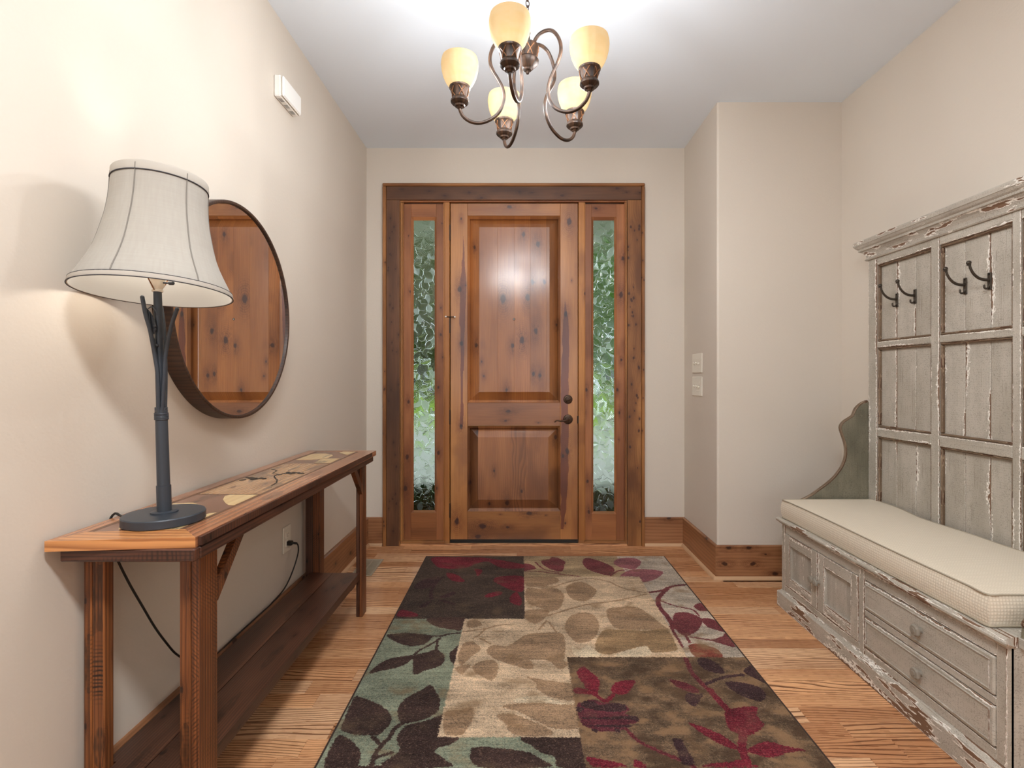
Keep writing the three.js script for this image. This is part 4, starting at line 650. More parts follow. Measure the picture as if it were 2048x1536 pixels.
// ------------------------------------------------------------------ chandelier
{
  const cx = 0.025, cz = 1.86, t = thing('chandelier', 'five-arm bronze chandelier with amber glass shades hanging on a chain', 'chandelier', [cx, 2.25, cz]);
  part(t, 'hub', lathe([[0, 2.266], [0.005, 2.267], [0.007, 2.273], [0.006, 2.277], [0.014, 2.279], [0.016, 2.284], [0.022, 2.287], [0.026, 2.292], [0.033, 2.298], [0.039, 2.306], [0.040, 2.312], [0.036, 2.318], [0.031, 2.320], [0.034, 2.333], [0.038, 2.348], [0.041, 2.358], [0.041, 2.362], [0.037, 2.366], [0.012, 2.367], [0.009, 2.372], [0.009, 2.388], [0.0075, 2.405], [0.0105, 2.410], [0.0105, 2.414], [0.006, 2.420], [0.0045, 2.430], [0, 2.431]], cx, 0, cz, 40), M.arm);
  const straps = (x, z, y0, y1, r0, r1, n, a0) => { const o = []; for (let i = 0; i < n; i++) for (const d of [1, -1]) { const p = []; for (let k = 0; k <= 4; k++) { const f = k / 4, a = a0 + (i + d * f * 0.5 + (d < 0 ? 0.5 : 0)) / n * 6.283, r = r0 + (r1 - r0) * f; p.push([x + r * Math.cos(a), y0 + (y1 - y0) * f, z + r * Math.sin(a)]); } o.push(tube(p, 0.0016, { n: 8, m: 6 })); } return merge(o); };
  part(t, 'strapwork', straps(cx, cz, 2.320, 2.355, 0.0315, 0.0405, 5, 1.0), M.strap, 'coppery crossed straps');
  part(t, 'stem', lathe([[0.0045, 2.43], [0.0055, 2.434], [0.0055, 2.462], [0.0035, 2.466], [0, 2.467]], cx, 0, cz, 16), M.arm);
  for (let i = 0, y = 2.474; y < 2.79; i++, y += 0.021) { const g = new THREE.TorusGeometry(0.0065, 0.0017, 8, 20).scale(1, 1.9, 1); if (i % 2) g.rotateY(Math.PI / 2); part(t, 'chain_link', g.rotateY(0.5).translate(cx, y, cz), M.arm); }
  part(t, 'canopy', lathe([[0.004, 2.785], [0.008, 2.79], [0.03, 2.795], [0.052, 2.81], [0.060, 2.8268], [0, 2.8268]], cx, 0, cz, 40), M.arm);
  const prof = [[0.024, 2.362], [0.032, 2.378], [0.048, 2.390], [0.072, 2.394], [0.097, 2.386], [0.118, 2.362], [0.131, 2.330], [0.132, 2.300], [0.122, 2.272], [0.106, 2.246], [0.090, 2.216], [0.083, 2.184], [0.090, 2.148], [0.112, 2.115], [0.145, 2.094], [0.175, 2.087], [0.203, 2.092], [0.226, 2.108], [0.237, 2.128], [0.2385, 2.140]];
  const amber = tex(256, 256, (x, y) => { const n = fbm(x / 22, y / 22, 61, 4); return mix3([255, 214, 146], [255, 232, 186], n); });
  const glass = mat({ color: new THREE.Color().setRGB(0.22, 0.22, 0.22), map: amber, emissive: 0xffcf90, emissiveIntensity: 0.27, roughness: 0.8, transmission: 0.042, thickness: 0, specularIntensity: 0.6 });
  const bulbMat = new THREE.MeshStandardMaterial({ color: 0xfff2dc, emissive: 0xffe6c4, emissiveIntensity: 4 });
  for (let k = 0; k < 5; k++) {
    const a = (256 + 72 * k) * Math.PI / 180, c = Math.cos(a), s = -Math.sin(a), X = cx + 0.2385 * c, Z = cz + 0.2385 * s;   // angles as seen from above, away from the door at 90
    const arm = part(t, 'arm', tube(prof.map(([r, y]) => [cx + r * c, y, cz + r * s]), 0.0062, { n: 110, m: 10 }), M.arm);
    part(arm, 'shade_cup', lathe([[0, 2.134], [0.008, 2.134], [0.011, 2.139], [0.017, 2.142], [0.019, 2.147], [0.027, 2.151], [0.032, 2.157], [0.032, 2.163], [0.028, 2.169], [0.0262, 2.172], [0.0285, 2.186], [0.033, 2.200], [0.037, 2.205], [0.037, 2.210], [0.034, 2.213], [0.028, 2.213], [0.026, 2.205], [0, 2.200]], X, 0, Z, 36), M.arm);
    part(arm, 'strapwork', straps(X, Z, 2.172, 2.200, 0.0268, 0.0335, 5, a + k), M.strap);
    part(arm, 'shade', lathe([[0.031, 2.207], [0.040, 2.214], [0.050, 2.228], [0.058, 2.246], [0.0635, 2.267], [0.0655, 2.286], [0.0645, 2.300], [0.0615, 2.3115], [0.0590, 2.3125], [0.0600, 2.306]], X, 0, Z, 48), glass, 'amber glass shade');
    part(arm, 'bulb', lathe([[0, 2.201], [0.011, 2.202], [0.012, 2.212], [0.018, 2.226], [0.022, 2.240], [0.020, 2.254], [0.012, 2.263], [0, 2.266]], X, 0, Z, 20), bulbMat);
    const l = new THREE.PointLight(new THREE.Color(...LIGHT.white), LIGHT.chandelier); l.position.set(X, 2.240, Z); l.castShadow = true; l.shadow.radius = 1; l.name = 'chandelier_light'; scene.add(l);
  }
}

// ------------------------------------------------------------------ round mirror
{
  const x0 = XL, x1 = -1.038, yc = 1.437, zc = 3.70 - 1.94, r = 0.397, t = thing('round_mirror', 'round mirror in a deep brown wooden rim on the left wall', 'mirror', [x0, yc, zc]);
  const turn = (pts, n = 128) => new THREE.LatheGeometry(pts.map((p) => new THREE.Vector2(p[0], p[1])), n).rotateZ(-Math.PI / 2).translate(x0, yc, zc);
  const rimMap = barnTex(23, [92, 62, 44], [48, 32, 24], 0.1, { freq: 60 }); rimMap.repeat.set(9, 0.3);
  part(t, 'rim', turn([[r - 0.012, 0.0005], [r, 0.0005], [r, 0.055], [r - 0.002, 0.0575], [r - 0.010, 0.0575], [r - 0.012, 0.055], [r - 0.012, 0.0005]]), mat({ map: rimMap, roughness: 0.45 }));
  part(t, 'mirror_glass', turn([[0, 0.050], [r - 0.0125, 0.050]]), M.mirror); part(t, 'backing', turn([[0, 0.004], [r - 0.0125, 0.004], [r - 0.0125, 0.047], [0, 0.047]], 64), M.black);
}

// ------------------------------------------------------------------ small wall fittings
{
  const z0 = 3.70 - 2.497, z1 = 3.70 - 2.307, y0 = 2.4436, y1 = 2.539;
  const t = thing('alarm_box', 'white plastic alarm box with a slotted underside high on the left wall', 'alarm box', [XL, y0, (z0 + z1) / 2]);
  part(t, 'back_case', bx(XL + 0.0005, XL + 0.030, y0, y1, z0, z1, { c: 0.004 }), M.white); part(t, 'front_cover', bx(XL + 0.0315, XL + 0.0445, y0 + 0.002, y1 - 0.002, z0 + 0.002, z1 - 0.002, { c: 0.006 }), M.white); part(t, 'seam_core', bx(XL + 0.0295, XL + 0.032, y0 + 0.003, y1 - 0.003, z0 + 0.003, z1 - 0.003, { c: 0 }), M.ivory);
  for (let g = 0; g < 3; g++) for (let i = 0; i < 5; i++) { const z = z0 + 0.026 + g * 0.056 + i * 0.0065; part(t, 'vent_slot', bx(XL + 0.008, XL + 0.026, y0 - 0.0006, y0 + 0.001, z, z + 0.0032, { c: 0 }), mat({ color: 0x8c8a86, roughness: 0.7 })); }
}
{ // power outlet behind the table
  const zc = 1.271, yc = 0.4385, t = thing('power_outlet', 'ivory duplex power outlet low on the left wall behind the console table', 'outlet', [XL, yc, zc]);
  part(t, 'cover_plate', bx(XL + 0.0004, XL + 0.006, yc - 0.0615, yc + 0.0615, zc - 0.0395, zc + 0.0395, { c: 0.003 }), M.ivory);
  for (const y of [yc + 0.020, yc - 0.020]) { const s = part(t, 'socket', new RoundedBoxGeometry(0.004, 0.028, 0.034, 3, 0.0019).translate(XL + 0.0065, y, zc), M.ivory); part(s, 'slots', merge([bx(XL + 0.0082, XL + 0.0088, y + 0.000, y + 0.008, zc - 0.0075, zc - 0.0055, { c: 0 }), bx(XL + 0.0082, XL + 0.0088, y + 0.000, y + 0.008, zc + 0.0055, zc + 0.0075, { c: 0 }), bx(XL + 0.0082, XL + 0.0088, y - 0.009, y - 0.005, zc - 0.002, zc + 0.002, { c: 0 })]), M.black); }
  part(t, 'screw', ball(0.003, XL + 0.0055, yc, zc, 10), M.ivory);
}
for (const [yc, label] of [[1.287, 'ivory three-toggle light switch plate on the wall corner, the upper of two'], [1.135, 'ivory three-toggle light switch plate on the wall corner, the lower of two']]) {
  const zc = 3.70 - 3.421, t = thing('light_switch', label, 'light switch', [XB, yc, zc]); t.userData.group = 'three-toggle switch plates';
  part(t, 'cover_plate', bx(XB - 0.0065, XB - 0.0004, yc - 0.0635, yc + 0.0635, zc - 0.094, zc + 0.094, { c: 0.003 }), M.ivory);
  for (let i = -1; i <= 1; i++) { const z = zc + i * 0.046; part(t, 'toggle', bx(-0.0125, 0, -0.004, 0.004, -0.004, 0.004, { c: 0.0015 }).rotateZ(i === 1 ? 0.4 : -0.4).translate(XB - 0.006, yc, z), M.ivory); part(t, 'toggle_surround', bx(XB - 0.0072, XB - 0.006, yc - 0.012, yc + 0.012, z - 0.0062, z + 0.0062, { c: 0.0004 }), mat({ color: 0xcfc7b6, roughness: 0.5 }));
    for (const dy of [-0.03, 0.03]) part(t, 'screw', ball(0.0024, XB - 0.0064, yc + dy, z, 8), M.ivory); }
}
{ // floor register by the left wall
  const x0 = -1.025, x1 = -0.895, z0 = 0.298, z1 = 0.583, m = mat({ color: 0xa79a84, metalness: 0.3, roughness: 0.5 }), t = thing('floor_register', 'tan metal floor vent between the console table and the front door', 'floor vent', [(x0 + x1) / 2, 0, (z0 + z1) / 2]);
  const e = 0.016; for (const [a, b, c, d] of [[x0, x1, z0, z0 + e], [x0, x1, z1 - e, z1], [x0, x0 + e, z0 + e, z1 - e], [x1 - e, x1, z0 + e, z1 - e]]) part(t, 'frame', bx(a, b, 0.0003, 0.005, c, d, { c: 0.002 }), m);
  part(t, 'damper', bx(x0 + e, x1 - e, 0.0003, 0.0008, z0 + e, z1 - e, { c: 0 }), mat({ color: 0x2b2620, roughness: 0.8 }));
  for (let i = 0; i < 18; i++) { const z = z0 + e + 0.006 + i * 0.0136; part(t, 'slat', bx(x0 + e, x1 - e, 0.001, 0.0042, z, z + 0.0062, { c: 0.0008 }), m); }
  part(t, 'slat', bx((x0 + x1) / 2 - 0.004, (x0 + x1) / 2 + 0.004, 0.001, 0.0044, z0 + e, z1 - e, { c: 0.0008 }), m);
}

// ------------------------------------------------------------------ rug
{
  // outlines of the woven leaves, stems and blocks, centimetres from the rug's far left corner: [yarn, line width or 0 for a filled shape, x, y, x, y ...]
  const yarn = { green: '#7c826f', choc: '#3a2b27', tan: '#9c8065', brown: '#94795a', pale: '#d6c3a6', burg: '#6b3338', rose: '#8d565c', rust: '#7e3f34', red: '#6a202c', plum: '#3a2729', grape: '#5c2b33', wine: '#5a262c' };
  const shapes = [
['red',0,[5,3,31,3,40,4,63,15,64,22,51,22,42,11,37,12,34,15,28,22,17,23,10,19]],
['red',0,[18,30,24,33,30,43,24,43,19,36]],
['red',0,[34,23,39,26,37,35,35,28]],
['red',0,[50,36,64,36,64,56,58,56,47,43]],
['red',0,[43,64,45,60,51,57,52,61,46,65]],
['red',0,[57,64,60,58,63,68,62,75,57,71]],
['red',0,[1,87,2,80,11,85,10,88]],
['plum',0,[10,77,12,72,15,70,13,77]],
['plum',0,[19,64,25,58,27,60,22,66]],
['plum',0,[19,69,23,69,29,74,25,73]],
['plum',0,[2,50,6,40,13,36,15,41,11,52,5,54]],
['plum',2,[15,67,13,58,14,44,17,36]],
['choc',0,[1,106,5,105,9,104,15,105,22,107,20,114,15,116,11,115,5,111]],
['choc',0,[18,130,17,124,22,121,26,119,30,124,30,131,24,135,20,138]],
['choc',0,[2,137,4,130,8,126,14,124,17,124,16,129,12,133,7,135]],
['choc',0,[32,123,34,117,37,114,37,133,34,129]],
['choc',1.2,[22,107,26,107,30,105,36,104]],
['choc',1.2,[26,109,23,114,19,119,17,123]],
['choc',1.2,[25,111,26,119]],
['choc',0,[28,145,31,150,33,155,33,161,29,165,22,167,19,161,19,156,21,152,25,148]],
['choc',0,[1,153,4,153,10,156,15,160,18,165,17,170,15,173,10,173,5,172,2,169]],
['choc',0,[2,174,5,174,9,177,12,181,13,186,12,187,3,187]],
['choc',0,[24,180,22,175,22,172,24,168,29,166,34,163,36,162,37,173,42,174,40,177,35,180,39,184,41,187,21,187,22,183]],
['choc',1.6,[22,167,20,170,19,175,17,180,17,187]],
['choc',1.6,[14,174,17,177]],
['choc',1.2,[17,183,22,181]],
['choc',0,[47,179,56,179,65,181,69,184,71,187,50,187]],
['choc',0,[63,174,82,174,83,187,74,187,73,183,69,181,66,178]],
['tan',0,[88,53,92,46,98,44,104,53,104,59,99,68,94,70,89,65]],
['tan',0,[84,95,88,86,95,83,99,87,100,96,96,109,88,113,84,104]],
['tan',0,[106,81,112,77,122,77,127,86,130,96,132,102,122,101,110,101,106,96]],
['brown',0,[101,102,110,101,121,102,131,101,131,117,129,120,119,121,118,116,109,119,99,123,95,117]],
['tan',0,[66,53,73,54,82,53,86,63,82,79,76,80,66,71]],
['tan',0,[66,34,79,34,85,42,78,49,66,50]],
['tan',0,[65,81,76,80,76,86,70,95,65,90]],
['tan',0,[37,114,41,112,45,118,42,124,38,131,36,124]],
['tan',0,[43,131,49,127,53,130,53,138,51,142,48,140,44,136]],
['tan',0,[36,134,38,131,42,131,40,136,39,138]],
['tan',0,[37,92,41,91,44,96,40,99,37,98]],
['tan',0,[61,111,65,106,73,104,82,106,80,129,72,127,62,127,54,128,48,121,50,115,56,116]],
['tan',0,[64,139,70,141,78,143,82,145,82,154,78,154,73,152,69,148,68,143]],
['tan',0,[56,158,62,156,71,156,79,157,83,158,82,169,77,170,72,169,67,165,62,161]],
['tan',0,[54,163,59,162,65,165,70,168,73,171,72,173,61,173,57,167]],
['tan',0,[36,161,41,160,45,158,46,164,44,171,42,173,37,172]],
['tan',0,[54,127,66,127,67,134,61,132]],
['tan',0,[75,127,80,127,82,131,78,134]],
['tan',1,[36,103,46,100,51,97,57,96]],
['tan',1,[46,100,43,107,41,109]],
['tan',1,[44,109,49,114]],
['tan',1,[75,92,71,101]],
['tan',1,[76,93,79,103]],
['tan',1.2,[67,92,77,86,95,75,114,69,131,61]],
['tan',1,[79,53,89,45,102,39,113,43,120,53,131,59]],
['pale',0,[60,154,65,152,71,152,76,155,80,157,71,156,62,156]],
['pale',0,[85,116,88,119,92,115,94,118,96,124,86,124]],
['pale',0,[102,124,117,116,117,124]],
['burg',0,[82,4,87,4,91,12,88,20,81,24]],
['burg',0,[64,15,69,16,72,22,71,24,64,26]],
['burg',0,[76,9,88,6,90,16,87,28,79,21]],
['burg',0,[102,14,105,4,112,8,119,18,120,26,116,34,110,31,104,24]],
['rose',0,[122,12,127,5,136,4,140,10,137,18,132,24,124,20]],
['rose',0,[122,35,130,25,140,24,149,28,144,37,137,43,131,44,131,36]],
['burg',1,[64,27,74,28,86,32,98,36]],
['burg',1,[72,12,77,24,86,30]],
['burg',1.2,[116,35,122,27,128,25]],
['burg',2,[132,59,141,56,149,50,157,48]],
['burg',2.6,[145,53,137,65,134,76,135,87,135,96,133,102,133,110,133,116]],
['burg',1,[136,69,143,76,150,80,151,87]],
['burg',0,[137,90,140,84,146,83,151,89,149,96,144,103,138,107,135,100]],
['burg',0,[151,90,156,90,158,95,158,103,155,102,151,98]],
['burg',0,[152,76,157,72,157,81,153,81]],
['burg',0,[149,111,155,107,158,104,157,116,153,115]],
['burg',1.2,[140,108,149,111]],
['burg',1.2,[138,107,138,113]],
['rust',0,[136,117,139,114,144,115,148,119,148,125,145,126,137,126]],
['burg',0,[133,102,134,105,134,113,133,116,132,111]],
['red',0,[85,136,88,132,90,135,93,141,92,148,91,151,88,148,86,142]],
['red',0,[83,147,86,147,91,151,89,151,83,150]],
['red',0,[97,147,100,143,107,142,104,148,101,151,97,150]],
['red',1.6,[90,151,93,155]],
['red',1.6,[97,151,94,155]],
['grape',0,[83,157,86,155,89,154,93,156,97,156,100,157,101,160,99,162,103,164,103,166,99,168,98,170,94,171,88,171,85,169,83,166]],
['plum',0,[84,156,86,155,89,155,91,157,97,156,100,157,100,160,96,161,89,160,85,158]],
['plum',0,[83,158,85,159,84,161,82,160]],
['plum',0,[83,164,91,164,101,163,103,164,103,166,98,165,88,165]],
['plum',0,[85,168,91,168,100,168,99,169,91,169]],
['plum',0,[86,170,88,170,88,172]],
['plum',0,[94,170,96,170,95,172]],
['wine',1.4,[98,170,101,176,107,181,113,185,115,187]],
['plum',0,[137,126,141,126,144,131,144,137,139,136,136,132]],
['plum',0,[152,136,156,132,159,132,158,143,158,146,155,141]],
['plum',0,[142,143,147,143,153,146,154,151,150,155,145,152,142,147]],
['plum',1.6,[133,145,142,140,151,138]],
['wine',2,[132,126,131,136,133,146,134,148]],
['wine',0,[121,141,127,144,130,148,128,150,124,148,121,144]],
['plum',0,[123,154,125,150,129,151,131,150,125,158]],
['red',2.6,[134,148,135,155,136,160]],
['red',0,[136,160,147,158,145,163,145,168,138,173,133,171,133,166]],
['red',2.6,[136,173,133,179,132,185]],
['red',0,[120,167,124,169,129,173,132,179,129,179,124,174]],
['red',0,[134,180,142,176,147,178,153,180,147,181,140,183,135,181]],
['red',0,[119,186,126,185,131,184,133,186,134,187,119,187]],
['plum',0,[112,175,115,175,115,178,116,184,115,186,112,186,112,181]],
['red',0,[98,184,101,187,97,187]],
['red',0,[83,183,88,184,94,186,94,187,85,187]]
  ];
  const W = 1024, Hh = 1532, K = W / 157.7;
  const cv = document.createElement('canvas'); cv.width = W; cv.height = Hh; const q = cv.getContext('2d');
  const rect = (c, x0, y0, x1, y1) => { q.fillStyle = c; q.fillRect(x0 * K, y0 * K, (x1 - x0) * K, (y1 - y0) * K); };
  const smooth = (p, closed) => { q.beginPath(); const n = p.length / 2, P = (i) => closed ? [p[((i + n) % n) * 2] * K, p[((i + n) % n) * 2 + 1] * K] : [p[Math.max(0, Math.min(n - 1, i)) * 2] * K, p[Math.max(0, Math.min(n - 1, i)) * 2 + 1] * K]; q.moveTo(...P(0)); for (let i = 0; i < (closed ? n : n - 1); i++) { const a = P(i - 1), b = P(i), c = P(i + 1), d = P(i + 2), k = 0.16; q.bezierCurveTo(b[0] + (c[0] - a[0]) * k, b[1] + (c[1] - a[1]) * k, c[0] - (d[0] - b[0]) * k, c[1] - (d[1] - b[1]) * k, c[0], c[1]); } if (closed) q.closePath(); };
  const clipRect = (x0, y0, x1, y1) => { q.save(); q.beginPath(); q.rect(x0 * K, y0 * K, (x1 - x0) * K, (y1 - y0) * K); q.clip(); };
  const draw = (list) => { for (const [c, w, p] of list) { smooth(p, !w); if (w) { q.strokeStyle = yarn[c]; q.lineWidth = w * K; q.lineCap = 'round'; q.stroke(); } else { q.fillStyle = yarn[c]; q.fill(); } } };
  const is = (...c) => shapes.filter((s) => c.includes(s[0]));
  rect('#b4a797', 0, 0, 158, 240);                                                      // ground of the right-hand strip
  rect('#a08a6c', 64, 0, 126, 36); draw(is('burg', 'rose', 'rust'));
  rect('#7c826f', 0, 88, 90, 240);                                                       // green block
  rect('#42362f', 0, 0, 64.5, 90); clipRect(0, 0, 64.5, 90); draw(shapes.filter((s) => ['red', 'plum'].includes(s[0]) && s[2][1] < 92)); q.restore();
  q.fillStyle = '#4a3630'; smooth([17, 89.5, 36, 89.5, 35, 101, 31, 101, 22, 97.5], true); q.fill();
  draw(is('choc'));
  const lower = (dx, dy, t) => shapes.filter(t).map(([c, w, p]) => [c, w, p.map((v, i) => v + (i % 2 ? dy : dx))]);            // the pattern goes on under the camera
  clipRect(0, 186.5, 83, 240); draw(lower(8, 80, (s) => s[0] === 'choc' && s[2][1] < 150)); q.restore();
  clipRect(64.5, 36, 133, 90); rect('#c6ad90', 64.5, 36, 133, 90); draw(is('tan', 'brown', 'pale')); q.restore();
  clipRect(35, 90, 133, 174); rect('#c6ad90', 35, 90, 133, 174); draw(is('tan', 'brown', 'pale')); q.restore();
  clipRect(82, 125, 158, 240); rect('#63503e', 82, 125, 158, 240); draw(shapes.filter((s) => ['red', 'plum', 'wine', 'grape'].includes(s[0]) && s[2][1] > 110)); q.restore();
  clipRect(83, 188, 158, 240); draw(lower(-3, 56, (s) => ['red', 'plum', 'wine', 'grape'].includes(s[0]) && s[2][1] > 125)); q.restore();
  const px = q.getImageData(0, 0, W, Hh).data;
  const rugMap = tex(W, Hh, (x, y) => {
    const jx = clamp(Math.round(x + (vn(x / 3, y / 3, 1) - 0.5) * 5), 0, W - 1), jy = clamp(Math.round(Hh - 1 - y + (vn(x / 3, y / 3, 2) - 0.5) * 5), 0, Hh - 1), o = (jy * W + jx) * 4;
    let c = [px[o], px[o + 1], px[o + 2]];
    const lum = (c[0] + c[1] + c[2]) / 3, fleck = 0.7 * vn(x / 1.4, y / 1.4, 3) + 0.3 * vn(x / 3.5, y / 2.5, 13), wash = fbm(x / 90, y / 45, 4, 4), line = vn(x / 60, y / 2.2, 6);
    const k = 0.62 + 0.78 * fleck + 0.5 * (wash - 0.5) + 0.2 * (line - 0.5);
    c = c.map((v) => v * k);
    if (fleck > 0.74) c = mix3(c, lum > 110 ? [112, 84, 60] : [150, 124, 104], 0.4);
    if (lum > 72 && lum < 88 && px[o] > px[o + 2] + 20) { const m = fbm(x / 42, y / 30, 18, 5); c = m > 0.5 ? mix3(c, [146, 114, 84], sm(0.5, 0.75, m) * 0.8) : mix3(c, [72, 54, 40], sm(0.5, 0.3, m) * 0.75); }
    const cloud = fbm(x / 55, y / 40, 8, 4);
    if (lum < 80 && cloud > 0.55) c = mix3(c, [112, 92, 70], (cloud - 0.55) * 1.6); else if (lum >= 80 && cloud > 0.58) c = mix3(c, [124, 96, 68], (cloud - 0.58) * 2.2);
    return c;
  }, { wrap: THREE.ClampToEdgeWrapping });
  const pile = gray(256, 256, (x, y) => 0.7 * vn(x / 1.6, y / 1.6, 5) + 0.3 * fbm(x / 14, y / 14, 6, 2), { wrap: THREE.RepeatWrapping }); pile.repeat.set(7, 10.5);
  const x0 = -0.624, x1 = 0.953, z0 = 0.253, z1 = z0 + 2.36;
  const t = thing('area_rug', 'patchwork area rug with woven leaves in beige, green, brown and burgundy', 'rug', [(x0 + x1) / 2, 0, (z0 + z1) / 2]);
  const g = bx(x0 + 0.003, x1 - 0.003, 0.0004, 0.010, z0 + 0.003, z1 - 0.003, { c: 0.003 }), p = g.attributes.position, u = g.attributes.uv;
  for (let i = 0; i < p.count; i++) u.setXY(i, (p.getX(i) - x0) / (x1 - x0), 1 - (p.getZ(i) - z0) / (z1 - z0));
  part(t, 'pile', g, mat({ map: rugMap, roughness: 0.95, bumpMap: pile, bumpScale: 0.003, sheen: 0.35, sheenRoughness: 0.6, sheenColor: new THREE.Color(0.5, 0.45, 0.4), specularIntensity: 0.3 }));
  const bind = mat({ color: 0x3b2a20, roughness: 0.9 }), y = 0.0045, c = [[x0, z0], [x1, z0], [x1, z1], [x0, z1]];
  for (let i = 0; i < 4; i++) { const a = c[i], b = c[(i + 1) % 4]; part(t, 'bound_edge', tube([[a[0], y, a[1]], [b[0], y, b[1]]], 0.0043, { n: 4, m: 8 }), bind); }
}

// ------------------------------------------------------------------ ceiling lights outside the frame: one over the camera in the hall, four added as fill in the room behind
for (const [x, y, z, w, e, level, label] of [[-0.02, H, 3.70, 0.52, 0.26, LIGHT.hall, 'oblong white ceiling light in the hall, overhead behind the chandelier'], [-1.6, 3.4, 5.9, 0.36, 0.36, LIGHT.ceiling, 'added square ceiling fill light of the room behind, near its left wall by the hall'], [2.6, 3.4, 5.9, 0.36, 0.36, LIGHT.ceiling, 'added square ceiling fill light of the room behind, near its right wall by the hall'], [-1.6, 3.4, 8.0, 0.36, 0.36, LIGHT.ceiling, 'added square ceiling fill light of the room behind, left of its rear windows'], [2.6, 3.4, 8.0, 0.36, 0.36, LIGHT.ceiling, 'added square ceiling fill light of the room behind, right of its rear windows']]) {
  const t = thing('ceiling_light', label, 'ceiling light', [x, y, z]), h = w / 2, k = e / 2;
  part(t, 'rim', bx(x - h - 0.02, x + h + 0.02, y - 0.03, y - 0.0003, z - k - 0.02, z + k + 0.02, { c: 0.006 }), M.white);
  part(t, 'diffuser', bx(x - h, x + h, y - 0.038, y - 0.0305, z - k, z + k, { c: 0.003 }), new THREE.MeshStandardMaterial({ color: 0xffffff, emissive: 0xfbfdff, emissiveIntensity: 3 }));
  const l = new THREE.RectAreaLight(new THREE.Color(...LIGHT.white), level, w, e); l.position.set(x, y - 0.041, z); l.rotation.x = -Math.PI / 2; l.name = 'ceiling_light_light'; scene.add(l);
}

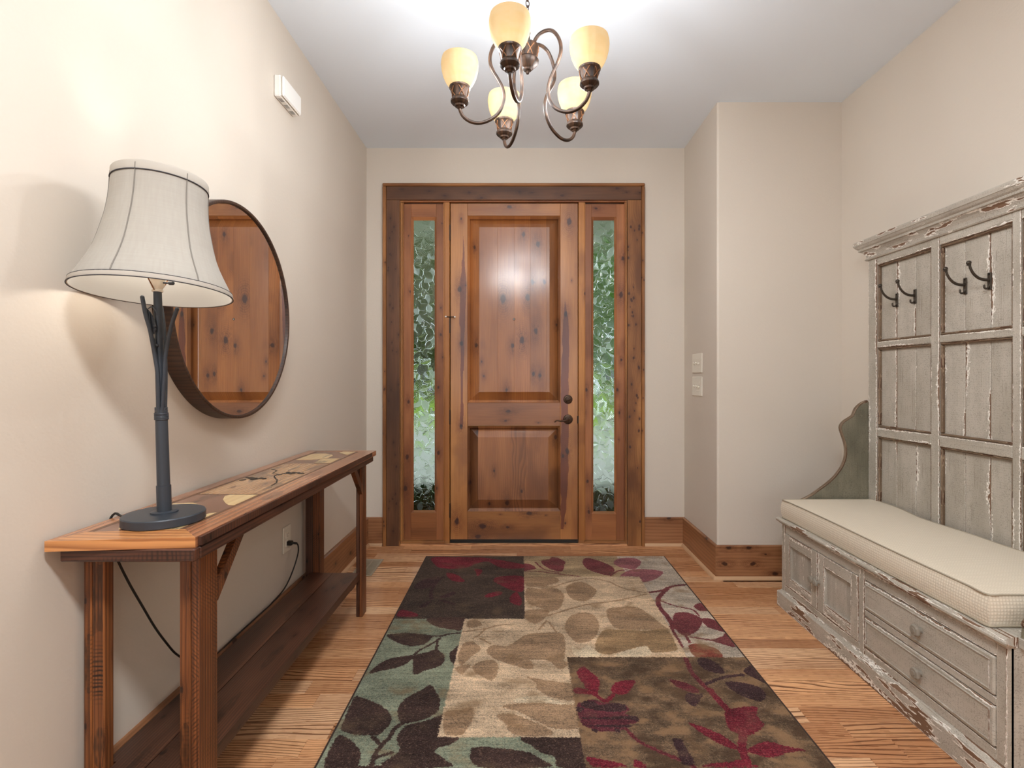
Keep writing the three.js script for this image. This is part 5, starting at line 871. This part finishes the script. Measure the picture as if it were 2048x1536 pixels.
// ------------------------------------------------------------------ outdoors, seen through the leaf glass
{
  const grassMap = tex(256, 256, (x, y) => mix3([136, 160, 58], [100, 130, 38], fbm(x / 8, y / 8, 71, 4))); grassMap.repeat.set(0.5, 0.5);
  struct('lawn', bx(-30, 30, -0.4, -0.2, -48, -1.2, { c: 0 }), mat({ map: grassMap, roughness: 1, specularIntensity: 0.2 }));
  struct('porch', bx(-2.4, 2.4, -0.4, -0.12, -2.3, -0.15, { c: 0.01 }), mat({ color: 0x6f6c62, roughness: 0.9 }));
  struct('driveway', bx(-4.5, 4.5, -0.4, -0.19, -10.5, -2.3, { c: 0.01 }), mat({ color: 0x949288, roughness: 0.95, specularIntensity: 0.2 }));
  struct('porch_roof', bx(-3, 3, 2.75, 2.95, -2.4, -0.15, { c: 0.01 }), mat({ color: 0x9aa090, roughness: 0.9 }));
  struct('wall_outside', merge([bx(-8, XL - 0.15, -0.4, 3.2, -0.2, -0.05, { c: 0 }), bx(XR + 0.15, 8, -0.4, 3.2, -0.2, -0.05, { c: 0 })]), M.rearWall);
  const leafy = (n, rx, ry, rz, size, seed) => { seedState = seed; const P = [], uv = []; for (let i = 0; i < n; i++) { const a = rr(0, 6.283), b = Math.acos(rr(-1, 1)), r = 0.72 + 0.3 * Math.sqrt(rnd()), x = rx * r * Math.sin(b) * Math.cos(a), y = ry * r * Math.cos(b), z = rz * r * Math.sin(b) * Math.sin(a), d = V(rr(-1, 1), rr(-1, 1), rr(-1, 1)).normalize(), e = V(rr(-1, 1), rr(-1, 1), rr(-1, 1)).cross(d).normalize(), s = size * rr(0.7, 1.3), c = V(x, y, z), A = c.clone().addScaledVector(d, s), B = c.clone().addScaledVector(d, -s), C = c.clone().addScaledVector(e, s * 0.45), D = c.clone().addScaledVector(e, -s * 0.45); P.push(...A, ...C, ...B, ...A, ...B, ...D); uv.push(0, 0, 1, 0, 1, 1, 0, 0, 1, 1, 0, 1); } return fromTris(P, uv); };
  const green = [[0.075, 0.21, 0.012], [0.045, 0.075, 0.01], [0.17, 0.30, 0.03], [0.025, 0.045, 0.01]].map((c) => mat({ color: new THREE.Color().setRGB(...c), roughness: 1, specularIntensity: 0.1, transmission: 0.35, thickness: 0 }));
  const inner = mat({ color: new THREE.Color().setRGB(0.035, 0.06, 0.012), roughness: 1, specularIntensity: 0.1 }), bark = mat({ color: 0x4d4238, roughness: 0.95 });  // inner: dark solid core added inside each crown to block the sky
  let k = 0;
  const plant = (kind, label, x, z, h, rx, ry, rz, m, n, size) => { const t = thing(kind, label, kind, [x, -0.2, z]), g = leafy(n, rx, ry, rz, size, 900 + 7 * k++); part(t, 'foliage', g.translate(x, h, z), green[m]).userData.kind = 'stuff'; part(t, 'sky_block_core', new THREE.IcosahedronGeometry(0.74, 3).scale(rx, ry, rz).translate(x, h, z), inner); part(t, kind === 'tree' ? 'trunk' : 'stem', tube([[x, -0.22, z], [x + 0.03, h * 0.5, z], [x, h, z]], kind === 'tree' ? 0.16 : 0.03), bark); };
  plant('tree', 'dark olive tree standing just beyond the driveway on the left', -2.6, -13.5, 4.4, 1.7, 3.4, 1.6, 1, 3600, 0.13);
  plant('tree', 'bright green tree standing just beyond the driveway on the right', 2.9, -13.5, 4.2, 1.8, 3.1, 1.7, 0, 3600, 0.14);
  plant('tree', 'tall dark tree far behind the lawn on the left', -7.0, -27, 5.5, 4.4, 5.8, 3.4, 3, 3000, 0.30);
  plant('tree', 'tall green tree far behind the lawn on the right', 6.4, -27, 5.5, 4.4, 5.8, 3.4, 0, 3000, 0.30);
  plant('tree', 'wide pale green tree far behind the lawn in the middle', -0.3, -38, 5.0, 5.0, 5.4, 3, 2, 3000, 0.34);
  plant('tree', 'wide green tree at the back of the lawn, left of the middle', -11.5, -40, 5.0, 5.0, 5.4, 3, 0, 2400, 0.36);
  plant('tree', 'wide green tree at the back of the lawn, right of the middle', 11.0, -40, 5.0, 5.0, 5.4, 3, 1, 2400, 0.36);
  plant('shrub', 'low dark shrub growing by the left side window outside', -0.80, -0.62, 0.05, 0.30, 0.24, 0.26, 3, 1400, 0.045);
  plant('shrub', 'low dark shrub growing by the right side window outside', 0.70, -0.62, 0.05, 0.30, 0.24, 0.26, 3, 1400, 0.045);
}

renderer.render(scene, camera);
